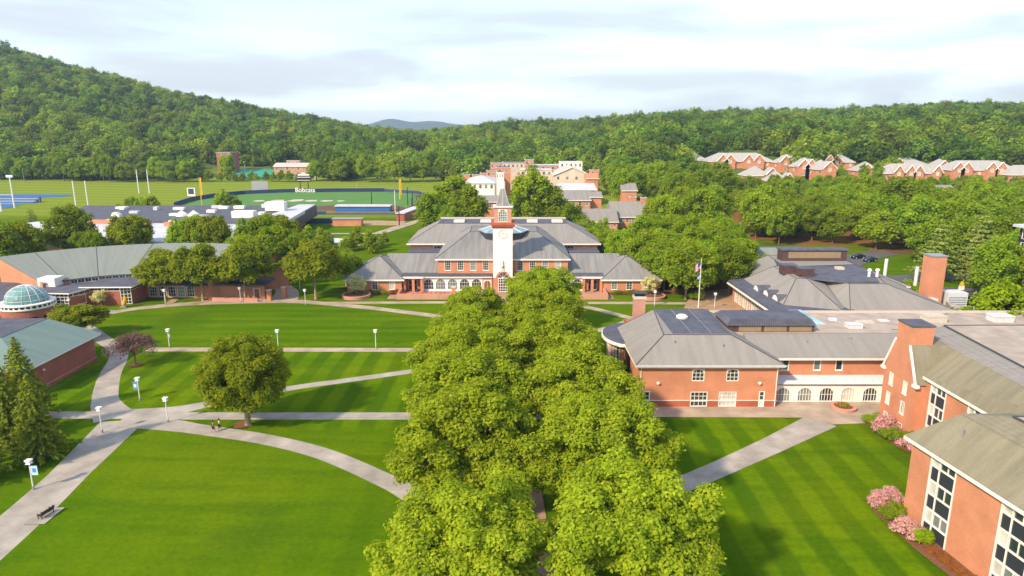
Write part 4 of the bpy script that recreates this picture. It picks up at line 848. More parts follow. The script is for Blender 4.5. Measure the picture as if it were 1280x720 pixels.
# ---------------- far campus blocks, from the photograph's blocks at measured distances
def blk(name, u0, u1, vt, vb, Y, dep, label, wallm='brick', roofm='membrane_dark', roof='flat', rh=3, nwin=0, cat='building', wz=.35, grp=None, slab=None):
    x0, zt = D(u0, vt, Y); x1, _ = D(u1, vt, Y); zb = min(D(u0, vb, Y)[1], terrain((x0+x1)/2, Y))-1.5
    o = root(name, ((x0+x1)/2, Y+dep/2, max(0, zb)), label, cat, grp); w = MB(); L = x1-x0; H = zt-max(0, zb+1.5)
    wi = []
    if nwin: 
        wh = min(2.0, H*.4); wi = [((i+.5)*L/nwin, zt-wh-.7, min(1.6, L/nwin*.5), wh, dict(nx=2, nz=2, glass=('glass', 'glass_half')[i % 2])) for i in range(nwin)]
    wall(w, o, (x0, Y), (x1, Y), zb, zt, wi); wall(w, o, (x1, Y), (x1, Y+dep), zb, zt); wall(w, o, (x1, Y+dep), (x0, Y+dep), zb, zt); wall(w, o, (x0, Y+dep), (x0, Y), zb, zt)
    w.build('wall', wallm, o)
    if roof == 'flat':
        MB().box(x0-.2, x1+.2, Y-.2, Y+dep+.2, zt, zt+.35).build('parapet', 'cap_stone' if wallm != 'white_stucco' else 'white_trim', o); MB().box(x0+.3, x1-.3, Y+.3, Y+dep-.3, zt+.353, zt+.42).build('flat_roof', roofm, o)
    elif roof == 'hip':
        i_ = min(dep/2-.3, L/2-.3); hip(o, rect(x0-.6, x1+.6, Y-.6, Y+dep+.6), zt+.3, rect(x0+i_, x1-i_, Y+dep/2-.2, Y+dep/2+.2), zt+.3+rh, roofm, ridges=False)
    elif roof == 'gable':   # gable faces the camera
        xm = (x0+x1)/2; g = MB().poly([(x0, Y, zt), (x1, Y, zt), (xm, Y, zt+rh)]).poly([(x1, Y+dep, zt), (x0, Y+dep, zt), (xm, Y+dep, zt+rh)]); g.build('gable', wallm, o)
        r_ = MB()
        for a_ in (x0-.5, x1+.5):
            zz = zt-.5*rh/((x1-x0)/2); r_.poly([(a_, Y-.5, zz+.15), (a_, Y+dep+.5, zz+.15), (xm, Y+dep+.5, zt+rh+.15), (xm, Y-.5, zt+rh+.15)]); r_.poly([(a_, Y-.5, zz-.1), (a_, Y+dep+.5, zz-.1), (xm, Y+dep+.5, zt+rh-.1), (xm, Y-.5, zt+rh-.1)])
            r_.poly([(a_, Y-.5, zz-.1), (a_, Y-.5, zz+.15), (xm, Y-.5, zt+rh+.15), (xm, Y-.5, zt+rh-.1)])
        r_.build('roof', roofm, o); t_ = MB(); t_.tube((x0-.5, Y-.55, zt-.2), (xm, Y-.55, zt+rh), .25, .25, 5).tube((x1+.5, Y-.55, zt-.2), (xm, Y-.55, zt+rh), .25, .25, 5); t_.build('rake_trim', 'white_trim', o)
    elif roof == 'side':    # ridge runs across
        m_ = MB().frustum(rect(x0-.5, x1+.5, Y-.6, Y+dep+.6), zt, rect(x0-.4, x1+.4, Y+dep/2-.1, Y+dep/2+.1), zt+rh); m_.build('roof', roofm, o); MB().box(x0-.5, x1+.5, Y-.65, Y-.3, zt-.35, zt-.003).build('cornice', 'white_trim', o)
    return o
blk('stair_tower', 613, 628, 204, 236, 430, 10, 'tall crenellated brick tower at the left of the far brick cluster', 'brick_pink', nwin=3)
blk('brick_block', 620, 638, 210, 240, 415, 12, 'plain brick block in front of the crenellated tower', 'brick', nwin=2)
blk('brick_drum', 608, 620, 214, 238, 405, 8, 'lower brick stair block left of the plain far brick block', 'brick', nwin=2)
blk('white_gridded_bay', 620.5, 630, 216, 238, 395, 6, 'white gridded entry bay below the plain far brick block', 'white_stucco', nwin=3)
blk('dark_roofed_block', 628, 660, 204, 232, 455, 20, 'long dark roofed block between two brick towers far off', 'tan_stucco', nwin=6)
blk('stair_tower', 656, 667, 200, 232, 450, 9, 'middle brick tower rising above the far cluster roofs', 'brick_pink', nwin=2)
blk('brick_row', 664, 700, 207, 234, 470, 12, 'low brick row right of the middle far tower', 'brick_pink', 'membrane_white', nwin=6)
blk('tan_block', 650, 690, 213, 240, 420, 14, 'tan rendered block below the middle far brick tower', 'tan_stucco', 'membrane_white', nwin=6)
blk('brick_block', 660, 670, 211, 238, 400, 7, 'small brick tower block in front of the tan far block', 'brick', nwin=2)
blk('tan_gabled_hall', 692, 738, 219, 246, 400, 30, 'large tan hall with broad gabled roof in the far centre', 'tan_stucco', 'cap_stone', 'gable', 4.5, nwin=4)
blk('tan_tower', 700, 728, 203, 230, 440, 10, 'square tan tower block behind the tan gabled hall', 'white_stucco', 'membrane_white', nwin=5)
blk('brick_stair_gable', 733, 748, 223, 246, 392, 14, 'brick stair wing with sloping top at the right of the tan hall', 'brick', 'brick', 'side', 2.5)
blk('brick_turret', 738, 749, 213, 240, 402, 7, 'brick turret with twin openings beside the tan gabled hall', 'brick', nwin=2)
blk('white_roofed_shed', 583, 618, 229, 246, 345, 34, 'white metal roofed building left of the clock tower spire', 'white_stucco', 'membrane_white', 'hip', 2.5, nwin=5)
blk('brick_house', 598, 622, 252, 266, 300, 12, 'small brick block with grey roof just left of the spire', 'brick', 'shingle_grey', 'side', 2.2, nwin=4)
blk('brick_lodge', 577, 587, 219, 232, 420, 8, 'small brick lodge at the left end of the far cluster', 'brick')
blk('brick_lodge', 590, 600, 219, 230, 415, 8, 'small brick lodge between the white roof and the far towers', 'brick')
blk('brick_lodge', 600, 612, 217, 230, 440, 8, 'low brick lodge tucked left of the lower brick stair block', 'brick', nwin=2)
blk('white_roofed_hall', 700, 745, 237, 252, 350, 26, 'white and grey roofed hall below the tan gabled hall', 'white_stucco', 'membrane_white', 'side', 2.2, nwin=6)
blk('grey_roofed_hall', 704, 738, 250, 266, 315, 22, 'grey roofed hall with brick ends right of the big round tree', 'brick', 'shingle_grey', 'side', 3.6, nwin=4)
blk('brick_end_wing', 738, 752, 246, 262, 318, 10, 'small brick end wing with grey roof right of the white roofed hall', 'brick', 'shingle_grey', 'side', 2)
blk('slate_roofed_hall', 722, 772, 277, 286, 268, 16, 'dark slate roofed low hall with small skylight above the woods', 'brick', 'shingle_grey', 'side', 4.2, nwin=7)
blk('grey_roofed_range', 766, 810, 271, 283, 275, 20, 'long grey roofed range with a chimney at its right end', 'brick', 'shingle_grey', 'side', 5.2, nwin=6)
o = blk('chimney_stack', 802, 808, 248, 275, 283, 3, 'brick chimney at the right end of the grey roofed range', 'brick', cat='chimney')
o = blk('chimney_stack', 788, 795, 247, 275, 292, 3, 'shorter brick chimney behind the grey roofed range', 'brick', cat='chimney')
blk('skylit_annex', 726, 752, 270, 280, 276, 12, 'blue grey skylit annex on the slate roofed hall', 'white_stucco', 'glass_blue', 'hip', 1.6)
blk('brick_cottage', 778, 796, 238, 262, 330, 12, 'brick cottage with grey gable among the trees above the grey range', 'brick', 'shingle_grey', 'side', 3)
# hillside residences: big blocks with paired front gables
def resid(u0, u1, ve, vb, Y, dep, gables, label, rh=5.4, gw=7.2, nwin=6):
    ve -= 2
    x0, zt = D(u0, ve, Y); x1, _ = D(u1, ve, Y); xc = (x0+x1)/2; zb = min(terrain(x0, Y), terrain(x1, Y), D(u0, vb, Y)[1])-1.5; L = x1-x0
    o = root('residence_hall', (xc, Y+dep/2, max(0, zb)), label, 'building'); w = MB()
    wall(w, o, (x0, Y), (x1, Y), zb, zt, [((i+.5)*L/nwin, zt-2.6, 1.5, 1.8, dict(nx=2, nz=2, glass=('glass', 'glass_blind')[i % 2])) for i in range(nwin)]); wall(w, o, (x1, Y), (x1, Y+dep), zb, zt); wall(w, o, (x1, Y+dep), (x0, Y+dep), zb, zt); wall(w, o, (x0, Y+dep), (x0, Y), zb, zt, [(dep/2, zt-2.6, 1.5, 1.8)])
    w.build('wall', 'brick', o); i_ = min(dep/2-.3, L/2-.4)
    hip(o, rect(x0-.7, x1+.7, Y-.7, Y+dep+.7), zt+.3, rect(x0+i_, x1-i_, Y+dep/2-.2, Y+dep/2+.2), zt+.3+rh, 'shingle_light', ridges=False)
    for gu in gables:
        gx_ = D(gu, ve, Y)[0]; a, b = gx_-gw/2, gx_+gw/2; y0 = Y-1.6; g = MB(); gz = zt+1.0; gr = rh*.75
        wall(g, o, (a, y0), (b, y0), zb, gz, [(gw*.5, gz-2.0, 2.0, 2.2, dict(nx=2, nz=2, glass='glass_blind')), (gw*.5, gz-6, 1.8, 1.8, dict(nx=2, nz=2, glass='glass_half'))]); wall(g, o, (b, y0), (b, Y), zb, gz); wall(g, o, (a, Y), (a, y0), zb, gz)
        g.poly([(a, y0, gz), (b, y0, gz), (gx_, y0, gz+gr)]); g.build('gable', 'brick', o)
        r_ = MB(); yb = Y+dep*.45
        for e in (a-.45, b+.45): zz = gz-.35; r_.poly([(e, y0-.4, zz), (e, yb, zz), (gx_, yb, gz+gr+.1), (gx_, y0-.4, gz+gr+.1)])
        r_.build('gable_roof', 'shingle_light', o); t_ = MB()
        for e in (a-.45, b+.45): t_.tube((e, y0-.42, gz-.45), (gx_, y0-.42, gz+gr), .3, .3, 5)
        t_.build('rake_trim', 'white_trim', o)
    return o
resid(886, 966, 204, 216, 480, 18, [903, 912, 935, 948], 'long brick residence with four white trimmed gables, leftmost big one on the slope')
resid(856, 884, 203, 214, 505, 16, [862], 'short brick residence left of the four gabled one, one gable at its left', nwin=3)
blk('tan_long_hall', 880, 990, 199, 206, 545, 16, 'long pale tan roofed hall behind the four gabled residence', 'tan_stucco', 'cap_stone', 'side', 3, nwin=10)
blk('pale_roofed_house', 790, 812, 195, 204, 530, 12, 'pale roof just showing above the trees left of the residences', 'tan_stucco', 'cap_stone', 'side', 2)
resid(933, 962, 222, 234, 425, 14, [964], 'grey roofed residence with one brick gable below the four gabled one', nwin=3)
resid(962, 985, 229, 240, 405, 12, [985], 'low brick residence with one gable at its right, nearest the path', nwin=3, gw=7)
resid(998, 1022, 211, 228, 435, 14, [1004, 1013], 'tall brick residence with paired gables at the centre of the slope', nwin=3)
resid(1020, 1042, 214, 228, 425, 14, [1036], 'dark roofed brick residence with one wide gable beside the tall paired one', nwin=2, gw=8)
resid(1030, 1068, 205, 218, 470, 16, [1036, 1045], 'brick residence with a steep grey roof behind the centre of the slope', nwin=4)
resid(1115, 1162, 209, 222, 470, 20, [1122], 'large pale grey roofed residence behind the poplars', nwin=5, rh=5)
resid(1105, 1172, 219, 232, 420, 13, [1122, 1137, 1147, 1170], 'row of low brick gables right of the bright poplars', nwin=6, gw=6)
resid(1188, 1272, 215, 228, 425, 16, [1197, 1207, 1238, 1250], 'long brick residence with four gables at the right end of the slope', nwin=8)
resid(1262, 1310, 221, 236, 415, 14, [1290], 'brick residence cut by the right edge of the slope', nwin=4)
resid(1074, 1100, 216, 228, 440, 14, [1082], 'brick residence half hidden behind the bright poplars', nwin=3)
resid(1172, 1190, 212, 224, 455, 14, [1178], 'small brick residence between the low gable row and the long right residence', nwin=2)
resid(1215, 1250, 208, 220, 470, 14, [1222, 1240], 'brick residence behind the long right residence, roof and two gables showing', nwin=4)
resid(836, 858, 205, 216, 485, 14, [842], 'brick residence at the left end of the slope, mostly behind trees', nwin=3)
resid(975, 1000, 206, 220, 465, 14, [981, 993], 'brick residence between the four gabled one and the tall paired one', nwin=3)
blk('grey_roofed_lodge', 1152, 1196, 239, 246, 345, 12, 'single storey lodge with dark grey roof among the trees at right', 'brick', 'shingle_grey', 'side', 2.6, nwin=5)
# distant buildings at the foot of the left mountain
blk('brick_hall', 270, 287, 191, 212, 560, 18, 'brick and slate hall at the foot of the wooded mountain', 'brick_deep', nwin=4)
blk('pink_pavilion', 342, 396, 208, 216, 548, 14, 'pale roofed brick pavilion beyond the teal tennis courts', 'brick_pink', 'cap_stone', 'side', 2.5, nwin=8)
blk('roof_turret', 358, 374, 201, 210, 556, 5, 'brick upper block on the pavilion beyond the tennis courts', 'brick_pink', nwin=3)
# ================================================================== TREES
def quads_mesh(name, c, nrm, size, tint, m, aspect=.62):
    n = len(c); rg = np.random.default_rng(len(c))
    a = np.cross(nrm, rg.normal(size=(n, 3))); a /= np.linalg.norm(a, axis=1, keepdims=True)+1e-9
    b = np.cross(nrm, a); s = size[:, None]
    v = np.stack([c-a*s, c-b*s*aspect, c+a*s, c+b*s*aspect], 1).reshape(-1, 3).astype(np.float32)
    me = bpy.data.meshes.new(name); me.vertices.add(4*n); me.vertices.foreach_set('co', v.ravel()); me.loops.add(4*n); me.loops.foreach_set('vertex_index', np.arange(4*n, dtype=np.int32))
    me.polygons.add(n); me.polygons.foreach_set('loop_start', np.arange(0, 4*n, 4, dtype=np.int32)); me.polygons.foreach_set('loop_total', np.full(n, 4, dtype=np.int32))
    at = me.attributes.new('tint', 'FLOAT', 'FACE'); at.data.foreach_set('value', tint.astype(np.float32))
    me.materials.append(MATS[m]); me.update(calc_edges=True); return me
def unit(x): return x/(np.linalg.norm(x, axis=1, keepdims=True)+1e-9)
def crown(name, seed, R, zb, zt, nb, nl, ls, m, br=.27, flat=.75, top=1.0, jit=.16, cut=-.55, nr=.8):
    g = np.random.default_rng(seed); zc = zb+(zt-zb)*.42; hu, hd = zt-zc, zc-zb
    d = unit(g.normal(size=(nb*3, 3))); d = d[d[:, 2] > cut][:nb]; nb = len(d)
    f = g.uniform(.55, .86, nb); f[: nb//4] *= .6
    lob = 1+jit*np.sin(np.arctan2(d[:, 1], d[:, 0])*3+seed)+jit*.7*np.sin(np.arctan2(d[:, 1], d[:, 0])*5+seed*2.3+d[:, 2]*3)
    c = np.stack([d[:, 0]*R*f*lob, d[:, 1]*R*f*lob, zc+d[:, 2]*np.where(d[:, 2] > 0, hu, hd)*f*(1+jit*g.normal(size=nb)*.6)], 1)
    rb = R*br*g.uniform(.6, 1.3, nb); p = rb**2; p /= p.sum(); k = g.choice(nb, nl, p=p)
    n = g.normal(size=(nl, 3)); n[:, 2] += .35; n = unit(n)
    pos = c[k]+n*(rb[k]*(1-.45*g.random(nl)**2))[:, None]*np.array([1, 1, flat])
    pos = pos+g.normal(size=(nl, 3))*ls*.8
    n2 = unit(n*.8+nr*g.normal(size=(nl, 3))*.55+np.array([0, 0, .8]))
    tint = np.clip(.5+.16*g.normal(size=nb)[k]+.22*g.normal(size=nl), 0, 1)
    return quads_mesh(name, pos, n2, ls*g.uniform(.6, 1.3, nl), tint, m), c
def trunk_mesh(name, cs, r, zb, zt, R, m='bark', nlimb=8, seed=0, lean=0):
    g = random.Random(seed); b = MB(); zf = zb+(zt-zb)*.12
    b.tube((0, 0, -.3), (0, 0, .35), r*1.7, r*1.08, 9, False).tube((0, 0, .35), (lean, 0, zf), r*1.08, r*.8, 9, False)
    for i in range(nlimb):
        t = cs[g.randrange(len(cs))]; mid = (lean*.7+(t[0])*.35, t[1]*.35, zf+(t[2]-zf)*.5+.3)
        b.tube((lean, 0, zf-.3*i/nlimb), mid, r*.55, r*.32, 6, False).tube(mid, tuple(t), r*.32, r*.08, 5, False)
        for q in range(2): t2 = cs[g.randrange(len(cs))]; e = tuple(np.array(mid)*.45+np.array(t2)*.55); b.tube(mid, e, r*.2, r*.05, 4, False)
    me = bpy.data.meshes.new(name); me.from_pydata(b.v, [], b.f); me.materials.append(MATS[m]); me.shade_smooth(); return me
class Tree:
    def __init__(s, kind, seed, R, zb, zt, nb, nl, ls, m, tr=.25, bark='bark', cat='tree', **kw):
        nlimb = kw.pop('nlimb', 8); s.kind, s.cat = kind, cat; s.cm, cs = crown(kind+'_crown', seed, R, zb, zt, nb, nl, ls, m, **kw); s.tm = trunk_mesh(kind+'_trunk', cs, tr, zb, zt, R, bark, nlimb, seed); s.R, s.H = R, zt
    def put(s, x, y, label, group=None, rz=None, sc=1.0, z=None, kind=None, cm=None):
        o = bpy.data.objects.new(kind or s.kind, None); COL.objects.link(o); o.empty_display_size = .5
        o.location = (x, y, terrain(x, y) if z is None else z); o.rotation_euler = (0, 0, random.uniform(0, 6.28) if rz is None else rz); o.scale = (sc, sc, sc) if isinstance(sc, (int, float)) else sc
        c = bpy.data.objects.new('crown', s.cm); t = bpy.data.objects.new('trunk', s.tm)
        for q in (c, t): COL.objects.link(q); q.parent = o
        return tag(o, label, s.cat, group)
def conifer_mesh(name, seed, R, H, z0, nwh, nbr, nl, ls, m, droop=.25, pw=1.0):
    g = np.random.default_rng(seed); P = []; Nn = []
    for i in range(nwh):
        t = i/(nwh-1); z = z0+(H-z0)*t; r = R*(1-t)**pw*(1+.12*g.normal())+.12
        for j in range(nbr):
            a = 2*math.pi*(j+g.random())/nbr+i*1.3; rr_ = r*g.uniform(.72, 1.12); k = max(3, int(nl*(rr_/R)**1.4/(1)))
            q = g.random(k)**.6; w = (g.random(k)-.5)*(.35+.5*rr_*.4)*(1.1-q)
            x = q*rr_; zz = z-droop*rr_*q**1.5+.15*rr_*q+g.normal(size=k)*.09
            P.append(np.stack([x*math.cos(a)-w*math.sin(a), x*math.sin(a)+w*math.cos(a), zz], 1)); Nn.append(np.stack([np.full(k, math.cos(a)*.5), np.full(k, math.sin(a)*.5), np.full(k, .8)], 1)+g.normal(size=(k, 3))*.5)
    P = np.concatenate(P); Nn = unit(np.concatenate(Nn)); n = len(P)
    return quads_mesh(name, P, Nn, ls*g.uniform(.6, 1.4, n), np.clip(.5+.25*g.normal(size=n), 0, 1), m, .5)
class Conifer(Tree):
    def __init__(s, kind, seed, R, H, z0, nwh, nbr, nl, ls, m, tr=.22, bark='bark_dark', **kw):
        s.kind, s.cat = kind, 'tree'; s.cm = conifer_mesh(kind+'_crown', seed, R, H, z0, nwh, nbr, nl, ls, m, **kw); b = MB().tube((0, 0, -.3), (0, 0, H*.95), tr*1.2, .03, 8); me = bpy.data.meshes.new(kind+'_trunk'); me.from_pydata(b.v, [], b.f); me.materials.append(MATS[bark]); s.tm = me; s.R, s.H = R, H
AV = [Tree('avenue_tree', 11+i, 7.3, 2.6, 12.2+.3*i, 420, 105000, .175, 'leaf_avenue', .26, flat=.6, br=.13, cut=-.5, jit=.21) for i in range(4)]
rows = [(-3.2, 49.0, 1.0), (-4.6, 65, 1.12), (-5.6, 80.5, 1.08), (-6.9, 93, 1.03), (-6.6, 105.5, 1.0), (-6.8, 118.5, .95), (9.6, 50.5, 1.03), (9.2, 66, 1.06), (8.2, 81.5, 1.08), (6.0, 97, 1.1), (5.6, 112, 1.05), (6.0, 133, 1.05)]
ordn = ['nearest', 'second', 'third', 'fourth', 'fifth', 'sixth']
for i, (x, y, sc) in enumerate(rows):
    k = i % 6; side = 'left' if i < 6 else 'right'
    AV[(i*3+i//6) % 4].put(x, y, 'broad green tree, %s from the camera in the %s row of the avenue' % (ordn[k], side), 'trees lining the central avenue', sc=(sc*1.01, sc*1.01, sc), rz=i*1.7)
AV[2].put(14.2, 41.5, 'green tree cut by the bottom edge, right of the avenue', 'trees lining the central avenue', sc=.72)
AV[1].put(-1.0, 126, 'small green tree standing between the two avenue rows before the plaza', None, sc=.6)
OAK = Tree('lawn_tree', 31, 7.2, 2.0, 14.4, 420, 90000, .16, 'leaf_oak', .42, flat=.85, br=.125, cut=-.8, jit=.06, nr=.8)
OAK.put(-36.4, 87.4, 'large round dense green tree alone on the left lawn', None, rz=.6, sc=(.94, .94, .97))
MD = [Tree('row_tree', 41+i, 5.4, 2.8, 10.6+.6*i, 170, 26000, .25, 'leaf_oak' if i == 1 else 'leaf_mid', .24, br=.17, flat=.8, cut=-.6) for i in range(3)]
for i, (u, v, sc, lab) in enumerate(((207, 374, 1.0, 'first round tree from the left in front of the crescent hall'), (254, 376, 1.12, 'second round tree in front of the crescent hall'), (307, 375, 1.15, 'third round tree in front of the crescent hall, beside the gate pier'), (395, 374, 1.2, 'broad round tree left of the cream flowering tree'), (433, 358, .85, 'tree just behind the broad round tree near the library pavilion'), (348, 356, 1.2, 'bright green tree behind the gate piers'), (97, 424, .8, 'bushy low tree at the corner of the teal roofed hall'))):
    x, y = G(u, v); MD[(1, 1, 1, 1, 0, 2, 1)[i]].put(x, y, lab, None, sc=sc*1.1 if i != 6 else (1.0, 1.0, .62))
# trees behind the crescent hall
bk = [(15, 196, 1.1), (55, 0, 0)]
for i, (u, Y, sc) in enumerate(((-12, 178, 1.3), (22, 185, 1.15), (85, 200, 1.25), (110, 196, .9), (160, 204, 1.1), (185, 210, .8), (236, 205, 1.15), (262, 204, 1.1), (290, 200, .8), (322, 196, 1.25), (345, 206, 1.1), (378, 205, .8), (300, 188, .9), (362, 190, .9))):
    x = D(u, 280, Y)[0]; MD[i % 3].put(x, Y, 'leafy green tree between the crescent hall and the athletic building', 'trees between the crescent hall and the athletic building', sc=(sc*1.1, sc*1.1, sc*1.2)) if sc >= .9 else None
# big trees behind the library
BG = [Tree('woodland_tree', 61+i, 6.2, 1.5, 14.5+1.2*i, 120, 11000, .42, 'leaf_mid', .3, 'bark_dark', br=.2, flat=.85, cut=-.8, nlimb=5) for i in range(5)]
for i, (x, y, sc, lab) in enumerate(((-23, 268, 1.6, 'tallest green tree of the clump left of the clock tower'), (-16, 258, 1.25, 'right hand tree of the clump left of the clock tower'), (-29.5, 252, 1.1, 'left hand tree of the clump left of the clock tower'), (-22, 243, .8, 'lowest tree at the front of the clump left of the clock tower'), (7, 262, 1.45, 'great round green tree right of the spire, left half'), (15.5, 262, 1.35, 'great round green tree right of the spire, right half'), (21, 248, .9, 'paler tree at the right foot of the great round tree'))):
    BG[i % 5].put(x, y, lab, None, sc=sc)
BR = Tree('bright_tree', 71, 6, 1, 10, 80, 16000, .28, 'leaf_bright', .25, br=.2, cut=-.7)
x, y = D(1258, 365, 118)[0], 118
BR.put(x+1.5, y, 'bright yellow-green spreading tree by the skips at the right edge', None, sc=1.42)
YC = Tree('yellow_shrub', 72, 2.3, .2, 7, 40, 5000, .22, 'leaf_bright', .12, br=.34, cut=-.9); YC.put(90.5, 152, 'conical yellow-green small tree left of the tall brick chimney', None); YC.put(99.5, 158, 'small round green shrub right of the tall brick chimney', None, sc=.8)
PN = [Conifer('pine_tree', 81+i, 5.2, 15, 2.5, 13, 9, 60, .36, 'leaf_pine', .25, droop=.1, pw=.62) for i in range(2)]
SPR = [Conifer('spruce_tree', 91+i, 3.7, 13.5, 1.2, 34, 12, 60, .2, 'leaf_conifer', .24, 'bark', pw=.8) for i in range(2)]
for x, y, sc, lab in ((-58.7, 77.8, (.95, .95, .80), 'largest dark evergreen beside the near lamp post on the left path'), (-61.5, 72, (.8, .8, .8), 'grey-green evergreen cut by the left edge, nearest the camera'), (-65.5, 82, (1.0, 1.0, .82), 'evergreen at the left edge behind the largest one'), (-68, 89, (1, 1, .9), 'farthest evergreen of the left clump, next to the teal roof')):
    SPR[0 if x > -60 else 1].put(x, y, lab, None, sc=sc)
# purple tree: bare-looking branches with small dark leaves
PU = Tree('purple_tree', 95, 4.1, 1.5, 6.0, 70, 5200, .14, 'leaf_purple', .13, 'bark_dark', br=.22, flat=.7, cut=-.2, nlimb=16); PU.put(-65.0, 111.8, 'small purple-leaved tree by the bend of the S-shaped path', None, sc=(1.05, 1.05, 1))
CR = Tree('flowering_tree', 96, 2.4, 1.0, 5.8, 45, 4200, .15, 'leaf_cream', .1, br=.26, cut=-.8)
CR.put(-37.8, 161.5, 'cream flowering tree in the round planter at the left library pavilion', 'cream flowering trees'); CR.put(33.6, 160.8, 'cream flowering tree in the round planter at the right library pavilion', 'cream flowering trees')
x, y = G(126, 383); CR.put(x, y, 'small pale round tree on the grass by the flat roofed block', None, sc=.72)
# woods: poisson scatter in world regions
placed = []
def scatter(n, reg, dmin, seed, protos, smin, smax, label, group, avoid=(), hmax=None):
    g = random.Random(seed); k = 0; tries = 0
    while k < n and tries < n*60:
        tries += 1; x, y = reg(g)
        if any(math.hypot(x-a, y-b) < dmin for a, b in placed) or any(a0 < x < a1 and b0 < y < b1 for a0, a1, b0, b1 in avoid): continue
        u = 640+F*x/(y*1.02)
        if u < 812 and 236 < y < 330: continue
        if u < -70 or u > 1350: continue
        placed.append((x, y)); p = protos[g.randrange(len(protos))]; sc = g.uniform(smin, smax)
        if hmax: sc = min(sc, max(.3, (hmax(x, y)-terrain(x, y))/p.H))
        p.put(x, y, label, group, sc=(sc*g.uniform(.9, 1.1), sc*g.uniform(.9, 1.1), sc*g.uniform(.88, 1.1))); k += 1
def tri(poly):
    xs_, ys_ = [p[0] for p in poly], [p[1] for p in poly]
    def inside(x, y):
        c = False; j = len(poly)-1
        for i in range(len(poly)):
            if (poly[i][1] > y) != (poly[j][1] > y) and x < (poly[j][0]-poly[i][0])*(y-poly[i][1])/(poly[j][1]-poly[i][1])+poly[i][0]: c = not c
            j = i
        return c
    def f(g):
        while 1:
            x, y = g.uniform(min(xs_), max(xs_)), g.uniform(min(ys_), max(ys_))
            if inside(x, y): return x, y
    return f
NT = [Tree('woodland_tree', 51+i, 5.8, 2.0, 12+i, 150, 20000, .28, 'leaf_mid', .25, br=.17, flat=.82, cut=-.75) for i in range(3)]
x, y = G(857, 374); NT[1].put(x, y, 'round green tree with visible trunk just left of the flagpole', None, sc=1.15); placed.append((x, y))
x, y = G(905, 362); NT[2].put(x, y-4, 'yellow-green tree between the flagpole and the hipped grey roofs', None, sc=1.0); placed.append((x, y))
scatter(44, tri([(37, 168), (52, 164), (58, 178), (64, 182), (70, 235), (28, 235), (24, 218), (28, 190)]), 6.2, 1, NT, .85, 1.15, 'green woodland tree between the library and the hipped roofs', 'woodland trees behind the library and flagpole', hmax=lambda x, y: 40-(.148 if 640+F*x/(y*1.02) < 790 else (.125 if 640+F*x/(y*1.02) < 830 else .09))*y)
hm = lambda x, y: 40-(.077 if x > 150 else .082)*y+2.5*math.sin(x*.09)
scatter(125, tri([(28, 236), (120, 236), (122, 222), (250, 222), (330, 300), (330, 330), (36, 330)]), 7.2, 2, BG, .85, 1.3, 'green woodland tree on the slope below the brick residences', 'woodland trees below the residences', avoid=[(58, 100, 262, 300)], hmax=hm)
scatter(10, tri([(110, 150), (165, 150), (230, 215), (126, 218), (104, 176)]), 8, 4, PN, .85, 1.15, 'pale spreading pine right of the tall brick chimney', 'pines at the right edge', hmax=lambda x, y: 40-.10*y+8)
scatter(20, tri([(112, 152), (170, 150), (240, 222), (128, 220)]), 7.5, 5, BG, .7, 1.0, 'leafy tree among the pines at the right edge', 'leafy trees among the pines', hmax=lambda x, y: 40-.10*y+8)
# between the library and the far campus
scatter(14, tri([(22, 206), (30, 206), (34, 240), (24, 240)]), 4, 6, BG, .45, .65, 'low green tree right behind the library roof', 'low trees behind the library')
scatter(22, tri([(50, 330), (110, 330), (118, 410), (80, 440), (52, 420)]), 8, 7, BG, .9, 1.5, 'tall green tree right of the tan gabled hall', 'tall trees right of the tan hall', hmax=lambda x, y: 40-.045*y)
scatter(120, tri([(100, 334), (330, 334), (345, 440), (110, 440)]), 7, 8, BG, .6, 1.1, 'green tree growing among the brick residences', 'trees among the residences', hmax=lambda x, y: 40-.067*y)
PO = Tree('poplar_tree', 99, 3.6, .5, 17, 60, 6000, .4, 'leaf_bright', .25, br=.3, cut=-.95)
for u, Y, sc in ((1080, 400, .85), (1097, 402, .9), (1051, 428, .62)): x = D(u, 210, Y)[0]; PO.put(x, Y, 'bright yellow-green poplar standing among the residences', 'bright poplars among the residences', sc=sc)
# small trees by the ball field
SM = Tree('young_tree', 98, 2.4, .6, 6, 40, 2600, .3, 'leaf_mid', .1, br=.3, cut=-.9)
scatter(26, tri([(-96, 214), (-44, 218), (-40, 262), (-66, 285), (-100, 292)]), 5, 9, [SM], .6, 1.3, 'small young tree on the grass before the ball field', 'young trees by the ball field', avoid=[(-79, -56, 240, 252)])
for i, (u, Y, sc) in enumerate(((148, 300, .75), (165, 300, 1.0), (180, 298, 1.0), (188, 296, .95), (278, 318, .95), (292, 320, .95))):
    x = D(u, 250, Y)[0]; BG[i % 5].put(x, Y, ('rounded tree of the clump behind the athletic building, below the scoreboard' if i > 3 else 'rounded tree of the clump behind the left part of the athletic building'), 'clump at the %s of the athletic roof' % ('right' if i > 3 else 'left'), sc=sc*.72)
for u, Y, sc in ((40, 265, .62), (75, 262, .5)): x = D(u, 280, Y)[0]; PN[0].put(x, Y, 'small spreading pine on the field edge at the left', 'small pines at the left field edge', sc=sc)
# tree line at the foot of the mountain
g = random.Random(12); x = -410
while x < 25:
    yb = 512+6*math.sin(x*.03)+g.uniform(-3, 8)+(0 if x < -60 else 30)
    if not (-232 < x < -150): BG[g.randrange(5)].put(x, yb, 'woodland edge tree at the far side of the playing fields', 'woodland edge beyond the playing fields', sc=(g.uniform(.9, 1.25), g.uniform(.9, 1.2), g.uniform(.9, 1.35)))
    x += g.uniform(8.5, 12.5)
BG[2].put(D(285, 220, 520)[0], 520, 'dark conical tree in front of the brick hall at the mountain foot', None, sc=(1, 1, 1.3))
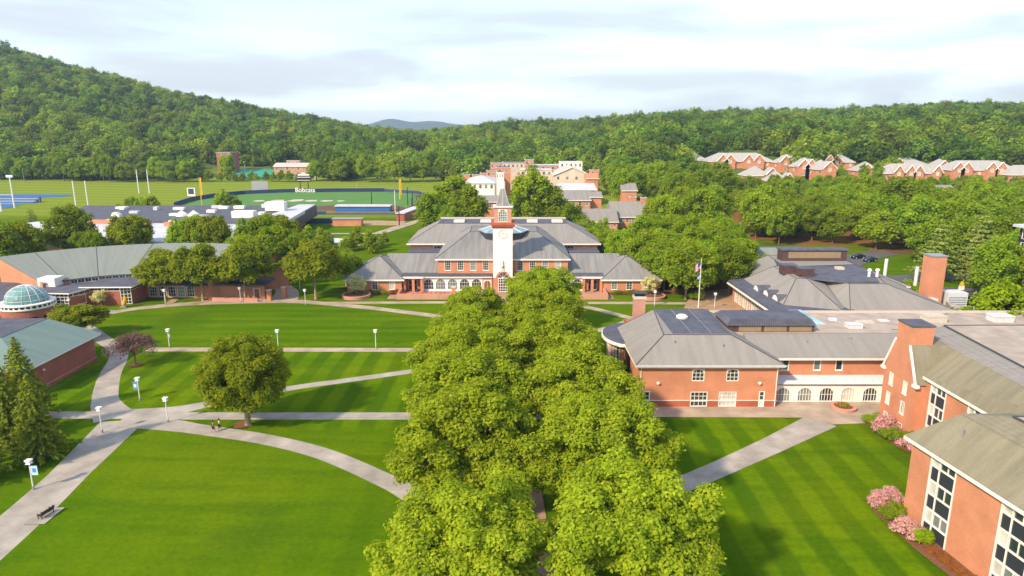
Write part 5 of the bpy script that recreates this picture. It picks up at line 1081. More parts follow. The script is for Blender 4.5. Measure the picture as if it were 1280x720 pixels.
# low hedge trees in front of the tennis courts
x = -232
while x < -150: SM.put(x, 515+g.uniform(-3, 4), 'bushy hedge tree in front of the teal tennis courts', 'hedge trees before the tennis courts', sc=g.uniform(1.0, 1.45)); x += g.uniform(4.5, 7)
# shrubs at the right dormitory
SHm = {k: crown('shrub_'+k, 120+i, 1.5, 0, 2.2, 26, 5200, .085, 'leaf_'+k, br=.34, cut=-.3)[0] for i, k in enumerate(('pink', 'mid', 'bright', 'rust'))}
pa = SHm['pink'].attributes['tint']; nn_ = len(pa.data); rg_ = np.random.default_rng(8); pa.data.foreach_set('value', (rg_.random(nn_) < .8).astype(np.float32)*rg_.uniform(.6, 1, nn_).astype(np.float32))
def shrub(x, y, k, sc, label, h=1.0):
    o = bpy.data.objects.new({'pink': 'rhododendron', 'mid': 'green_shrub', 'bright': 'yellow_shrub', 'rust': 'rust_shrub'}[k], SHm[k]); COL.objects.link(o); o.location = (x, y, -.05); o.scale = (sc, sc, sc*h); o.rotation_euler[2] = x*3; tag(o, label, 'shrub')
for a in ((40.0, 66.6, 'pink', .95, 'pale pink rhododendron left of the near dormitory corner'), (41.6, 67.6, 'pink', .85, 'pink rhododendron against the near dormitory corner, behind the paler one'), (39.9, 64.4, 'mid', .9, 'rounded dark green shrub below the pale pink rhododendron'), (39.7, 61.2, 'pink', .95, 'bright pink rhododendron nearest the first window bay'), (40.5, 60.2, 'bright', .75, 'yellow-green shrub beside the bright pink rhododendron'), (50.0, 87.6, 'mid', .9, 'green shrub at the gable foot by the patio'), (50.4, 88.4, 'pink', .55, 'small pink bloom topping the shrub by the patio'), (50.4, 85.0, 'pink', 1.25, 'largest pink rhododendron below the chimney gable'), (49.9, 83.0, 'mid', .9, 'green shrub right of the largest pink rhododendron'), (51.6, 82.2, 'bright', .8, 'yellow-green shrub in the corner beside the gable'), (50.9, 79.6, 'pink', 1.1, 'pink rhododendron partly hidden behind the near dormitory roof')):
    shrub(*a[:4], a[4])
for i, (x, y) in enumerate(((40.6, 58.3), (40.9, 57.0), (41.2, 55.6), (41.5, 54.3), (41.8, 53.0))): shrub(x, y, 'rust', .5, 'low rust coloured shrub along the near dormitory wall', .6)
for o in bpy.data.objects:
    if o.name.startswith('rust_shrub'): o['group'] = 'low rust shrubs along the wall'
sheet([(39.0, 68.2), (42, 69), (42.6, 58), (44, 44), (42, 44), (39.2, 58.6), (38.6, 64.5)], 'mulch', 'planting_bed')
sheet([(49.2, 89.3), (52, 89.4), (53, 76), (51.2, 76), (49.4, 80.5), (48.8, 86)], 'mulch', 'planting_bed')
# library foundation planting
k = 0
for x0, x1 in ((-40, -28.5), (24.5, 36)):
    g = random.Random(3)
    for i in range(12):
        x = x0+(x1-x0)*i/11; c = ('bright', 'rust', 'mid')[g.randrange(3)]; shrub(x, 163.9+g.uniform(-.3, .3), c, g.uniform(.35, .6), 'small shrub in the bed along the %s library pavilion' % ('left' if x0 < 0 else 'right'))
for o in bpy.data.objects:
    if o.get('label', '').startswith('small shrub in the bed'): o['group'] = 'foundation shrubs at the '+('left' if 'left' in o['label'] else 'right')+' pavilion'
x, y = G(935, 377); shrub(44, 158, 'mid', 1.3, 'round green shrub at the foot of the trees behind the flagpole'); sheet([(-40.6, 162.8), (-28, 162.8), (-28, 165), (-40.6, 165)], 'mulch', 'planting_bed'); sheet([(23, 162.8), (36.2, 162.8), (36.2, 165), (23, 165)], 'mulch', 'planting_bed')
# tree mulch rings
for x, y, r in ((-37.2, 87.4, 1.2), (-65, 111.8, 1.1), (-58.7, 77.8, 1.2), (-73.5, 158, 1.0), (-47.4, 159.5, 1.0)): sheet([(x+r*math.cos(t)*(1+.1*math.sin(5*t)), y+r*math.sin(t)) for t in np.linspace(0, 2*math.pi, 16)[:-1]], 'mulch', 'tree_pit')
# ------------------------------------------------------------------ far forest: one mass on the hills
fc = bpy.data.collections.new('forest_kinds')
for i in range(6):
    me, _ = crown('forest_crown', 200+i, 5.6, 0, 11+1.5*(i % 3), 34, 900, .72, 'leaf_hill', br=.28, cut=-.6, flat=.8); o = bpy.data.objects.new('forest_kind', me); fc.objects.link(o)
0 and conifer_mesh('forest_conifer', 300, 3.6, 16, 2, 9, 7, 12, .9, 'leaf_hill')
g = np.random.default_rng(5); pts = []; scs = []
clear = []
for yy in np.arange(455, 1290, 8.2):
    step = 8.2
    for xx in np.arange(-.84*yy-40, .84*yy+40, step):
        if g.random() < .10: continue
        x, y = xx+g.uniform(-4.2, 4.2), yy+g.uniform(-3.6, 3.6); u = 640+F*x/(y*1.03)
        if u < 450 and y < 522: continue
        if 255 < u < 415 and y < 600: continue
        if 450 <= u < 560 and y < 545: continue
        if 560 <= u < 700 and y < 500: continue
        if u < 760 and y < 505: continue
        if y < 492 and (1024 < u < 1074 or 1110 < u < 1168): continue
        if 872 < u < 998 and 530 < y < 566: continue
        if 850 < u < 972 and y < 526: continue
        h = terrain(x, y); pts.append((x, y, h-1.2)); scs.append((g.uniform(.5, 1.3)+.25*(g.random() < .1))*(1.0+.25*(y < 700)))
me = bpy.data.meshes.new('forest'); me.from_pydata(pts, [], []); at = me.attributes.new('sc', 'FLOAT', 'POINT'); at.data.foreach_set('value', np.array(scs, np.float32))
fo = bpy.data.objects.new('forest', me); COL.objects.link(fo); tag(fo, 'dense green forest covering the mountain and the long hills behind the campus', 'forest', kind='stuff')
ng = bpy.data.node_groups.new('forest_nodes', 'GeometryNodeTree'); ng.interface.new_socket('Geometry', in_out='INPUT', socket_type='NodeSocketGeometry'); ng.interface.new_socket('Geometry', in_out='OUTPUT', socket_type='NodeSocketGeometry')
gi, go = ng.nodes.new('NodeGroupInput'), ng.nodes.new('NodeGroupOutput'); ip = ng.nodes.new('GeometryNodeInstanceOnPoints'); ci = ng.nodes.new('GeometryNodeCollectionInfo'); ci.inputs['Collection'].default_value = fc; ci.inputs['Separate Children'].default_value = True; ci.inputs['Reset Children'].default_value = True
m2p = ng.nodes.new('GeometryNodeMeshToPoints'); rv = ng.nodes.new('FunctionNodeRandomValue'); rv.data_type = 'FLOAT_VECTOR'; rv.inputs['Min'].default_value = (0, 0, 0); rv.inputs['Max'].default_value = (.1, .1, 6.28)
na = ng.nodes.new('GeometryNodeInputNamedAttribute'); na.data_type = 'FLOAT'; na.inputs['Name'].default_value = 'sc'
L = ng.links.new; L(gi.outputs[0], m2p.inputs[0]); L(m2p.outputs[0], ip.inputs['Points']); L(ci.outputs[0], ip.inputs['Instance']); ip.inputs['Pick Instance'].default_value = True; L(rv.outputs[0], ip.inputs['Rotation']); L(na.outputs[0], ip.inputs['Scale']); L(ip.outputs[0], go.inputs[0])
md = fo.modifiers.new('forest', 'NODES'); md.node_group = ng
print('forest points', len(pts))
# ================================================================== PROPS
def lamp_proto():
    o = root('lamp_post', (0, 0, 0), 'x', 'street lamp')
    MB().tube((0, 0, 0), (0, 0, .5), .16, .14, 10).build('base', 'metal_grey', o)
    MB().tube((0, 0, .5), (0, 0, 3.5), .085, .07, 8).build('pole', 'pole_white', o)
    MB().box(-.3, .3, -.3, .3, 3.5, 3.56).frustum(rect(-.2, .2, -.2, .2), 3.56, rect(-.32, .32, -.32, .32), 3.95).box(-.34, .34, -.34, .34, 3.95, 4.03).build('lamp_head', 'lamp_white', o)
    return o
LP = lamp_proto(); n = 0
def banner(o, m, dx=-1):
    b = MB().box(min(.1, dx), max(-.1, dx) if dx < 0 else dx, -.02, .02, 1.95, 3.15) if False else MB().box(*sorted((.09*(1 if dx > 0 else -1), dx)), -.02, .02, 2.0, 3.2)
    bb = b.build('banner', m, None); bb.parent = o
    c = MB().box(*sorted((.0, dx*1.02)), -.03, .03, 3.2, 3.25).box(*sorted((.0, dx*1.02)), -.03, .03, 1.95, 2.0).build('banner_arm', 'metal_grey', None); c.parent = bb
    e = MB().box(*sorted((dx*.3, dx*.8)), -.035, -.021, 2.35, 2.9).build('banner_mark', 'white_trim' if m == 'banner_blue' else 'banner_blue', None); e.parent = bb
specs = [(42, 612, 1, 'lamp post with a pale blue banner beside the near left path', 'banner_pale', .9), (128, 541, 1, 'lamp post left of the path junction', None, 0), (210, 528, 1, 'tall lamp post right of the path junction', None, 0), (175, 501, 1, 'lamp post with a bright blue banner on the striped lawn', 'banner_blue', -.85), (212, 435, 1, 'lamp post with thin blue banner beside the purple tree', 'banner_blue', .35), (348, 436, 1, 'lamp post just behind the top of the large lawn tree', None, 0), (470, 436, 1, 'lamp post standing alone by the middle cross path', None, 0),
    (207, 381, 1, 'lamp post in front of the first tree of the crescent hall', None, 0), (301, 378, 1, 'lamp post in front of the third tree of the crescent hall', None, 0), (382, 381, 1, 'lamp post at the mouth of the road left of the library', None, 0), (375, 362, 1, 'lamp post farther up the side road', None, 0), (818, 383, 1, 'lamp post beside the right round planter', None, 0), (893, 386, 1, 'lamp post on the tan yard right of the flagpole', None, 0), (54, 405, .9, 'lamp post beside the domed rotunda', None, 0), (88, 392, .9, 'lamp post in front of the glazed corner block', None, 0), (1053, 527, .8, 'lamp post by the patio hedge', None, 0)]
for u, v, sc, lab, bn, dx in specs[:-1]:
    o = place(LP, n, (*G(u, v), 0), 0, sc, lab, 'white lamp posts along the campus paths') if n == 0 else copy_tree(LP)
    if n == 0:
        pass
    sc *= .92; o.location = (*G(u, v), 0); o.scale = (sc,)*3; tag(o, lab, 'street lamp', 'white lamp posts along the campus paths'); n += 1
    o['_b'] = bn or ''; o['_d'] = dx
for o in [o for o in bpy.data.objects if '_b' in o.keys()]:
    if o['_b']: banner(o, o['_b'], o['_d'])
    del o['_b']; del o['_d']
# bench
be = root('park_bench', (-49.3, 64.8, 0), 'dark slatted park bench on a concrete pad beside the near left path', 'bench')
T = np.array((.55, .83)); T = np.array((.22, .975)); Nn = np.array((-.975, .22)); bp = lambda s, d, z: (-49.3+T[0]*s+Nn[0]*d, 64.8+T[1]*s+Nn[1]*d, z)
def bbox(mb, s0, s1, d0, d1, z0, z1):
    n_ = len(mb.v); mb.v += [bp(*p) for z in (z0, z1) for p in ((s0, d0, z), (s1, d0, z), (s1, d1, z), (s0, d1, z))]
    for i in range(4): j = (i+1) % 4; mb.f.append((n_+i, n_+j, n_+4+j, n_+4+i))
    mb.f += [(n_+4, n_+5, n_+6, n_+7), (n_+3, n_+2, n_+1, n_)]
m = MB()
for i in range(4): bbox(m, -.8, .8, -.25+i*.14, -.14+i*.14, .42, .46)
m.build('seat', 'bench_wood', be); m = MB()
for i in range(4): bbox(m, -.8, .8, -.34-i*.03, -.30-i*.03, .52+i*.11, .61+i*.11)
m.build('backrest', 'bench_wood', be)
for s_ in (-.7, .7):
    m = MB(); bbox(m, s_-.03, s_+.03, .2, .26, 0, .42); bbox(m, s_-.03, s_+.03, -.3, -.24, 0, .95); bbox(m, s_-.03, s_+.03, -.3, .28, .62, .66); bbox(m, s_-.03, s_+.03, .22, .26, .42, .62); m.build('leg', 'metal_black', be)
# flagpole with flags
fp = root('flagpole', (42.5, 150.6, 0), 'tall white flagpole flying a striped flag in front of the woodland', 'flagpole')
MB().tube((42.5, 150.6, 0), (42.5, 150.6, 11.4), .14, .07, 10).build('pole', 'pole_white', fp); MB().lathe((42.5, 150.6), [(.02, 11.4), (.14, 11.5), (.02, 11.65)], 8).build('finial', 'yellow', fp); MB().tube((42.5, 150.6, 0), (42.5, 150.6, .3), .4, .3, 12).build('base', 'concrete', fp)
fl = root('striped_flag', (42.4, 150.6, 0), 'limp flag with red and white stripes and blue corner on the flagpole', 'flag')
def flag(rt, z1, w, h, cols, name='field'):
    K = 13
    for c in range(len(cols)):
        m = MB(); 
        for i in range(8):
            x0, x1 = i*w/8, (i+1)*w/8; y0_, y1_ = .14*math.sin(i*1.3), .14*math.sin((i+1)*1.3); za, zb = z1-h*c/len(cols), z1-h*(c+1)/len(cols); dr = .9
            m.poly([(42.4-x0, 150.6+y0_, zb-x0*dr), (42.4-x1, 150.6+y1_, zb-x1*dr), (42.4-x1, 150.6+y1_, za-x1*dr), (42.4-x0, 150.6+y0_, za-x0*dr)])
        m.build('stripe', cols[c], rt)
mat('flag_red', (.5, .03, .04), .8); mat('flag_blue', (.03, .06, .25), .8)
flag(fl, 11.0, 1.3, 1.9, ['flag_red' if i % 2 == 0 else 'white_cloth' for i in range(9)])
m = MB()
for i in range(4): x0, x1 = i*.16, (i+1)*.16; m.poly([(42.4-x0, 150.5+.14*math.sin(i*1.3), 10-x0*.9), (42.4-x1, 150.5+.14*math.sin((i+1)*1.3), 10-x1*.9), (42.4-x1, 150.5, 11.02-x1*.9), (42.4-x0, 150.5, 11.02-x0*.9)])
m.build('canton', 'flag_blue', fl)
fl2 = root('blue_flag', (42.4, 150.6, 0), 'limp pale and navy flag below the striped flag', 'flag'); flag(fl2, 8.3, .6, 1.9, ['flag_blue', 'banner_pale', 'flag_blue'])
# planters
for x, y, lab in ((-37.8, 161.0, 'round brick planter under the left cream flowering tree'), (33.6, 160.4, 'round brick planter under the right cream flowering tree')):
    o = root('round_planter', (x, y, 0), lab, 'planter'); MB().lathe((x, y), [(3.4, 0), (3.5, .75), (3.1, .8), (3.1, .6)], 32).build('wall', 'brick_pink', o); MB().lathe((x, y), [(3.1, .62), (.01, .7)], 32).build('soil', 'mulch', o)
x, y = G(1054, 511); o = root('flower_planter', (x, y, 0), 'low round brick planter with red flowers on the tan patio', 'planter'); MB().lathe((x, y), [(1.75, 0), (1.8, .45), (1.3, .5), (1.25, .35)], 32).build('wall', 'brick_pink', o); MB().lathe((x, y), [(1.3, .36), (.01, .42)], 32).build('soil', 'mulch', o)
for k, c in enumerate(('leaf_bright', 'leaf_pink', 'leaf_rust')):
    mm = crown('flowers_'+c, 400+k, 1.0, .3, .85, 12, 700, .06, c, br=.3, cut=-.1)[0]; q = bpy.data.objects.new('flowers', mm); COL.objects.link(q); q.parent = o; q.rotation_euler[2] = k
# yellow sculpture
x, y = G(155, 384); o = root('yellow_sculpture', (x, y, 0), 'curved orange-yellow abstract sculpture on the grass near the flat roofed block', 'sculpture'); m = MB(); pr = None
for i in range(14):
    t = i/13; p = (x+.7*math.sin(t*2.6)-.2, y, .3+2.9*t); r_ = .42*math.sin(math.pi*min(1, t+.12))+.08
    if pr: m.tube(pr[0], p, pr[1], r_, 9)
    pr = (p, r_)
m.build('body', 'yellow', o, True); MB().box(x-.7, x+.7, y-.5, y+.5, 0, .3).build('base', 'metal_grey', o)
# tables and chairs on the left library terrace
for i in range(5):
    tx = -25.3+2.2*i; o = root('cafe_table', (tx, 162.6, 0), ('first', 'second', 'third', 'fourth', 'fifth')[i]+' small red cafe table from the left on the brick terrace', 'table', 'terrace tables')
    MB().lathe((tx, 162.6), [(.01, .72), (.45, .72), (.45, .76), (.01, .77)], 16).build('table_top', 'red', o); MB().tube((tx, 162.6, 0), (tx, 162.6, .72), .05, .04, 6).build('leg', 'metal_black', o)
    for sg in (-1, 1):
        cx_ = tx+sg*.85; c = root('cafe_chair', (cx_, 162.6, 0), 'red cafe chair %s of the %s terrace table' % ('left' if sg < 0 else 'right', ('first', 'second', 'third', 'fourth', 'fifth')[i]), 'chair', 'terrace chairs')
        MB().box(cx_-.22, cx_+.22, 162.38, 162.82, .44, .49).build('seat', 'red', c); MB().box(*sorted((cx_+sg*.2, cx_+sg*.25)), 162.38, 162.82, .5, .95).build('backrest', 'red', c)
        for a_ in (-.19, .19):
            for b_ in (-.19, .19): MB().tube((cx_+a_, 162.6+b_, 0), (cx_+a_, 162.6+b_, .44), .02, .02, 4).build('leg', 'metal_black', c)
# cars in the lot
def car(x, y, rz, m_, label):
    o = root('parked_car', (0, 0, 0), label, 'car'); P = [(-2.2, .45), (-2.25, .8), (-1.9, .95), (-1.0, 1.0), (-.45, 1.42), (.9, 1.46), (1.6, 1.05), (2.2, .98), (2.25, .5)]
    b_ = MB(); n_ = len(P)
    for sg in (-1, 1): b_.v += [(px, sg*(.88 if pz < 1.1 else .68), pz) for px, pz in P]
    b_.f += [tuple(range(n_)), tuple(range(2*n_-1, n_-1, -1))]+[(i, i+n_, (i+1) % n_+n_, (i+1) % n_) for i in range(n_)]; b_.build('body', m_, o)
    g_ = MB()
    for sg in (-1, 1): g_.poly([(-.92, sg*.86, 1.02), (-.4, sg*.74, 1.36), (.85, sg*.73, 1.38), (1.4, sg*.86, 1.05)])
    g_.poly([(-1.0, -.75, 1.03), (-1.0, .75, 1.03), (-.48, .62, 1.43), (-.48, -.62, 1.43)]); g_.build('window', 'glass', o)
    for a_ in (-1.4, 1.4):
        for sg in (-1, 1): wh = MB().tube((a_, sg*.72, .34), (a_, sg*.93, .34), .34, .34, 16).build('wheel', 'tyre', o); MB().tube((a_, sg*.925, .34), (a_, sg*.94, .34), .2, .2, 12).build('rim', 'metal_light', wh)
    for sg in (-1, 1): MB().box(-2.27, -2.2, sg*.65-.15, sg*.65+.15, .68, .82).build('headlight', 'lamp_white', o)
    o.location = (x, y, terrain(x, y)+.05); o.rotation_euler[2] = rz
x, y = G(1087, 327); car(x, y, .35, 'car_blue', 'dark blue parked car at the grass edge behind the hipped roofs'); x, y = G(1074, 324); car(x, y+1, .3, 'car_black', 'black parked car left of the dark blue one')
# sign on right
x, y = D(1203, 352, 160)[0], 160; o = root('yellow_sign', (x, y, 0), 'yellow and white sign board under the trees right of the brick chimney', 'sign'); MB().tube((x, y, 0), (x, y, 2.2), .06, .06, 6).build('post', 'metal_grey', o); MB().frustum(rect(x-.7, x+.7, y-.05, y+.05), 2.9, rect(x-.25, x+.25, y-.05, y+.05), 4.1).build('board', 'yellow', o); MB().box(x-.7, x+.7, y-.06, y+.06, 2.0, 2.9).build('board', 'white_trim', o)
# dark glazed building edge with flat white roof at the right border
o = root('glazed_block', (128, 150, 0), 'dark glazed building with a white roof edge cut by the right border', 'building'); x0 = D(1273, 300, 162)[0]
w = MB(); wall(w, o, (x0, 148), (x0+14, 148), 0, 17, [(1.5+2.4*i, 1.5+3.2*k, 1.9, 2.4, dict(nx=2, nz=1, sill=False)) for i in range(5) for k in range(5)]); wall(w, o, (x0, 162), (x0, 148), 0, 17, [(2+3*i, 1.5+3.2*k, 2.2, 2.4, dict(nx=2, nz=1, sill=False)) for i in range(4) for k in range(5)]); w.build('wall', 'panel_dark', o); MB().box(x0-1.2, x0+15, 146.6, 163, 17, 17.6).build('roof', 'membrane_white', o)
# ball field
fe = root('outfield_fence', (-110, 430, 0), 'navy padded outfield fence around the green ball field', 'fence')
FP = [(-176, 356), (-180, 385), (-176, 405), (-166, 424), (-144, 436), (-110, 441), (-82, 442), (-58, 427), (-50, 405), (-45, 385), (-43, 352)]
for i in range(len(FP)-1):
    L, pt = frame_pt(FP[i], FP[i+1]); MB().lbox(pt, 0, L, 0, 2.3 if i < 6 else 1.9, -.1, .1).build('panel', 'navy' if i not in (4, 5) else 'car_blue', fe)
    MB().lbox(pt, 0, L, (2.3 if i < 6 else 1.9), (2.4 if i < 6 else 2.0), -.13, .13).build('top_rail', 'yellow' if i % 4 == 9 else 'metal_grey', fe)
def text3(s, size, m_, name, loc, parent=None, rot=(math.pi/2, 0, 0), ext=.05):
    cu = bpy.data.curves.new(name, 'FONT'); cu.body = s; cu.size = size; cu.extrude = ext; cu.align_x = 'CENTER'; cu.offset = size*.012
    o = bpy.data.objects.new(name, cu); COL.objects.link(o); o.rotation_euler = rot; o.location = loc
    bpy.context.view_layer.update(); dg = bpy.context.evaluated_depsgraph_get(); me = bpy.data.meshes.new_from_object(o.evaluated_get(dg)); q = bpy.data.objects.new(name, me); COL.objects.link(q); q.rotation_euler = rot
    me.materials.clear(); me.materials.append(MATS[m_]); off = OFF.get(parent.name, (0, 0, 0)) if parent else (0, 0, 0); q.location = tuple(a-b for a, b in zip(loc, off)); q.parent = parent; bpy.data.objects.remove(o); return q
text3('Bobcats', 4.0, 'white_trim', 'lettering', (D(381, 238, 434)[0], 434.6, .4), fe)
sbx = D(380, 228, 446)[0]
sb_ = root('scoreboard', (sbx, 446, 0), 'dark scoreboard on twin posts above the navy outfield fence', 'scoreboard')
for d_ in (-2.6, 2.6): MB().tube((sbx+d_, 446, 0), (sbx+d_, 446, 7), .3, .3, 8).build('post', 'metal_black', sb_)
MB().box(sbx-4.6, sbx+4.6, 445.5, 446.5, 6.2, 10).build('board', 'metal_black', sb_); MB().box(sbx-3.6, sbx+3.6, 445.6, 446.4, 10, 11).box(sbx-1.2, sbx+1.2, 445.6, 446.4, 11, 11.8).build('crest', 'white_trim', sb_)
MB().box(sbx-4.3, sbx+4.3, 445.4, 445.52, 8.8, 9.2).box(sbx-4.3, sbx+4.3, 445.4, 445.52, 6.9, 7.2).build('display_line', 'white_trim', sb_)
x = D(325, 239, 436)[0]; o = root('batters_eye', (x, 436, 0), 'blue-grey screen board standing on the left outfield fence', 'screen'); MB().box(x-5.2, x+5.2, 436.4, 436.8, 0, 7.2).build('board', 'banner_pale' if 0 else 'metal_grey', o)
for d_ in (-4.8, 4.8): MB().tube((x+d_, 437, 0), (x+d_, 437, 7.4), .2, .2, 6).build('post', 'metal_black', o)
x = D(239, 240, 400)[0]; o = root('field_signboard', (x, 400, 0), 'small white board with blue panel on two posts in the mown field', 'sign'); MB().box(x-2.3, x+2.3, 399.8, 400.2, 1.2, 6).build('board', 'white_trim', o); MB().box(x-1.6, x+1.6, 399.7, 399.79, 2.4, 5.6).build('panel', 'navy', o)
for d_ in (-1.8, 1.8): MB().tube((x+d_, 400.3, 0), (x+d_, 400.3, 1.3), .12, .12, 6).build('post', 'metal_grey', o)
du = root('dugout', (-70, 337, 0), 'blue-fronted dugout with pale roof at the near side of the ball field', 'dugout')
MB().prism([(-86.3, 333.5), (-59.7, 333.5), (-59.7, 339), (-60.3, 339), (-60.3, 334.2), (-85.7, 334.2), (-85.7, 339), (-86.3, 339)], 0, 2.6).build('wall', 'blue_court', du); MB().box(-86.6, -59.4, 333, 339.5, 2.6, 3.1).build('roof', 'membrane_white', du)
o = root('low_banner_fence', (-92, 318, 0), 'long low dark banner fence in front of the ball field', 'fence'); MB().box(-112, -88, 322.4, 322.7, 0, 1.5).build('panel', 'navy', o); MB().box(-88, -44, 322.4, 322.7, 0, 1.1).build('panel', 'asphalt', o)
text3('BOBCATS', 1.5, 'white_trim', 'lettering', (-100, 322.3, .2), o)
def pole(name, u, v, Y, vtop, m_, r_, label, cat, grp=None, cross=None):
    x, zb = D(u, v, Y); zt = D(u, vtop, Y)[1]; o = root(name, (x, Y, 0), label, cat, grp); MB().tube((x, Y, terrain(x, Y)-.2), (x, Y, zt), r_, r_*.8, 8).build('pole', m_, o)
    if cross == 'light': MB().box(x-1.6, x+1.6, Y-.4, Y+.4, zt-.3, zt+.9).build('lamp_head', 'lamp_white', o)
    if cross == 'foul': MB().box(x, x+.9, Y-.05, Y+.05, zt-9, zt).build('foul_screen', 'yellow', o)
    return o
pole('foul_pole', 253, 262, 352, 222, 'yellow', .28, 'yellow foul pole at the left corner of the ball field', 'foul pole', cross='foul')
pole('foul_pole', 500, 245, 392, 224, 'yellow', .38, 'thick yellow foul pole at the right side of the ball field', 'foul pole', cross='foul')
pole('foul_pole', 446, 238, 452, 228, 'yellow', .15, 'thin yellow pole beyond the outfield fence', 'pole')
for u, Y, vt, lab in ((465, 344, 240, 'dark net post at the home side of the ball field'), (516, 350, 238, 'tall dark net post at the right of the backstop'), (510, 362, 234, 'second dark net post behind the backstop'), (498.5, 285, 258, 'dark light post before the softball field')): pole('net_post', u, 262, Y, vt, 'metal_black', .25, lab, 'post')
pole('light_pole', 494, 262, 330, 238, 'pole_white', .2, 'white light pole leaning over the backstop', 'light pole')
for u, Y, v, vt, lab in ((96, 300, 264, 226, 'left post of the near pair of tall white field posts'), (111, 303, 262, 226, 'right post of the near pair of tall white field posts'), (173, 430, 235, 212, 'left post of the far pair of white field posts'), (186, 430, 235, 212, 'right post of the far pair of white field posts')): pole('field_post', u, v, Y, vt, 'pole_white', .33, lab, 'post')
pole('floodlight', 18, 258, 350, 221, 'pole_white', .4, 'floodlight mast on the blue track at the left', 'floodlight', None, 'light'); pole('floodlight', 1.5, 262, 335, 225, 'pole_white', .45, 'floodlight mast cut by the left edge', 'floodlight', None, 'light'); pole('floodlight', 31, 230, 505, 211, 'metal_grey', .2, 'thin grey mast before the wooded mountain', 'post')
pole('light_pole', 307, 225, 530, 205, 'pole_white', .25, 'white light pole at the tennis courts', 'light pole'); pole('light_pole', 394, 222, 530, 205, 'pole_white', .2, 'thin white pole right of the pink pavilion', 'light pole')
x0 = D(0, 250, 372)[0]; o = root('bleachers', (x0+6, 372, 0), 'grey and blue bleachers beside the running track at the left', 'bleachers')
for k in range(5): MB().box(x0-30, x0+18, 372+k*1.3, 373.3+k*1.3, 0, .8+k*.55).build('seat_row', 'metal_grey' if k % 2 else 'blue_court', o)
o = root('football_goal', (x0+4, 350, 0), 'white goal frame on the blue field at the left edge', 'goal'); gx_ = D(8, 250, 352)[0]; m = MB()
m.tube((gx_-3.5, 352, 0), (gx_-3.5, 352, 6.5), .12, .12, 6).tube((gx_+3.5, 352, 0), (gx_+3.5, 352, 6.5), .12, .12, 6).tube((gx_-3.5, 352, 6.5), (gx_+3.5, 352, 6.5), .12, .12, 6); m.build('frame', 'pole_white', o)
bc = root('batting_cage', (-47, 352, 0), 'dark mesh backstop with raked roof at the right side of the ball field', 'backstop'); m = MB()
for i in range(5): m.tube((-50+i*1.4, 340+i*9, 0), (-50+i*1.4, 340+i*9, 6-i*.5), .15, .15, 6)
for z in (2, 4, 6): m.tube((-50, 340, z), (-44.4, 376, z*.75), .08, .08, 5)
m.build('frame', 'metal_black', bc)
gr = root('grandstand', (-46, 312, 0), 'small brick edged grandstand with white roof right of the ball field', 'grandstand'); MB().prism([(-51, 300), (-47.5, 300), (-43, 325), (-47, 325)], 0, 3.2).build('wall', 'brick_deep', gr); MB().prism([(-51.3, 299.5), (-47.2, 299.5), (-42.7, 325.5), (-47.2, 325.5)], 3.2, 3.6).build('roof', 'membrane_white', gr)
sd = root('storage_shed', (-68, 288, 0), 'long low brick shed on the near edge of the softball field', 'building'); MB().box(-75, -63, 284, 288, 0, 2.8).build('wall', 'brick', sd); MB().box(-75.4, -62.6, 283.6, 288.4, 2.8, 3.1).build('roof', 'metal_grey', sd)
o = root('equipment_tank', (-76, 236, 0), 'small pale green round-topped tank right of the dark clad athletic building', 'tank'); m = MB(); 
for k in range(1): m.lathe((-75, 232), [(1.9, 0), (1.9, 3), (1.6, 3.8), (.1, 4.2)], 16)
m.build('body', 'glass_teal' if 0 else 'shingle_green', o)
o = root('dark_fence', (-80, 300, 0), 'dark windscreen fence before the softball field', 'fence'); MB().box(-97, -77, 292, 292.4, 0, 2.2).build('panel', 'navy', o)
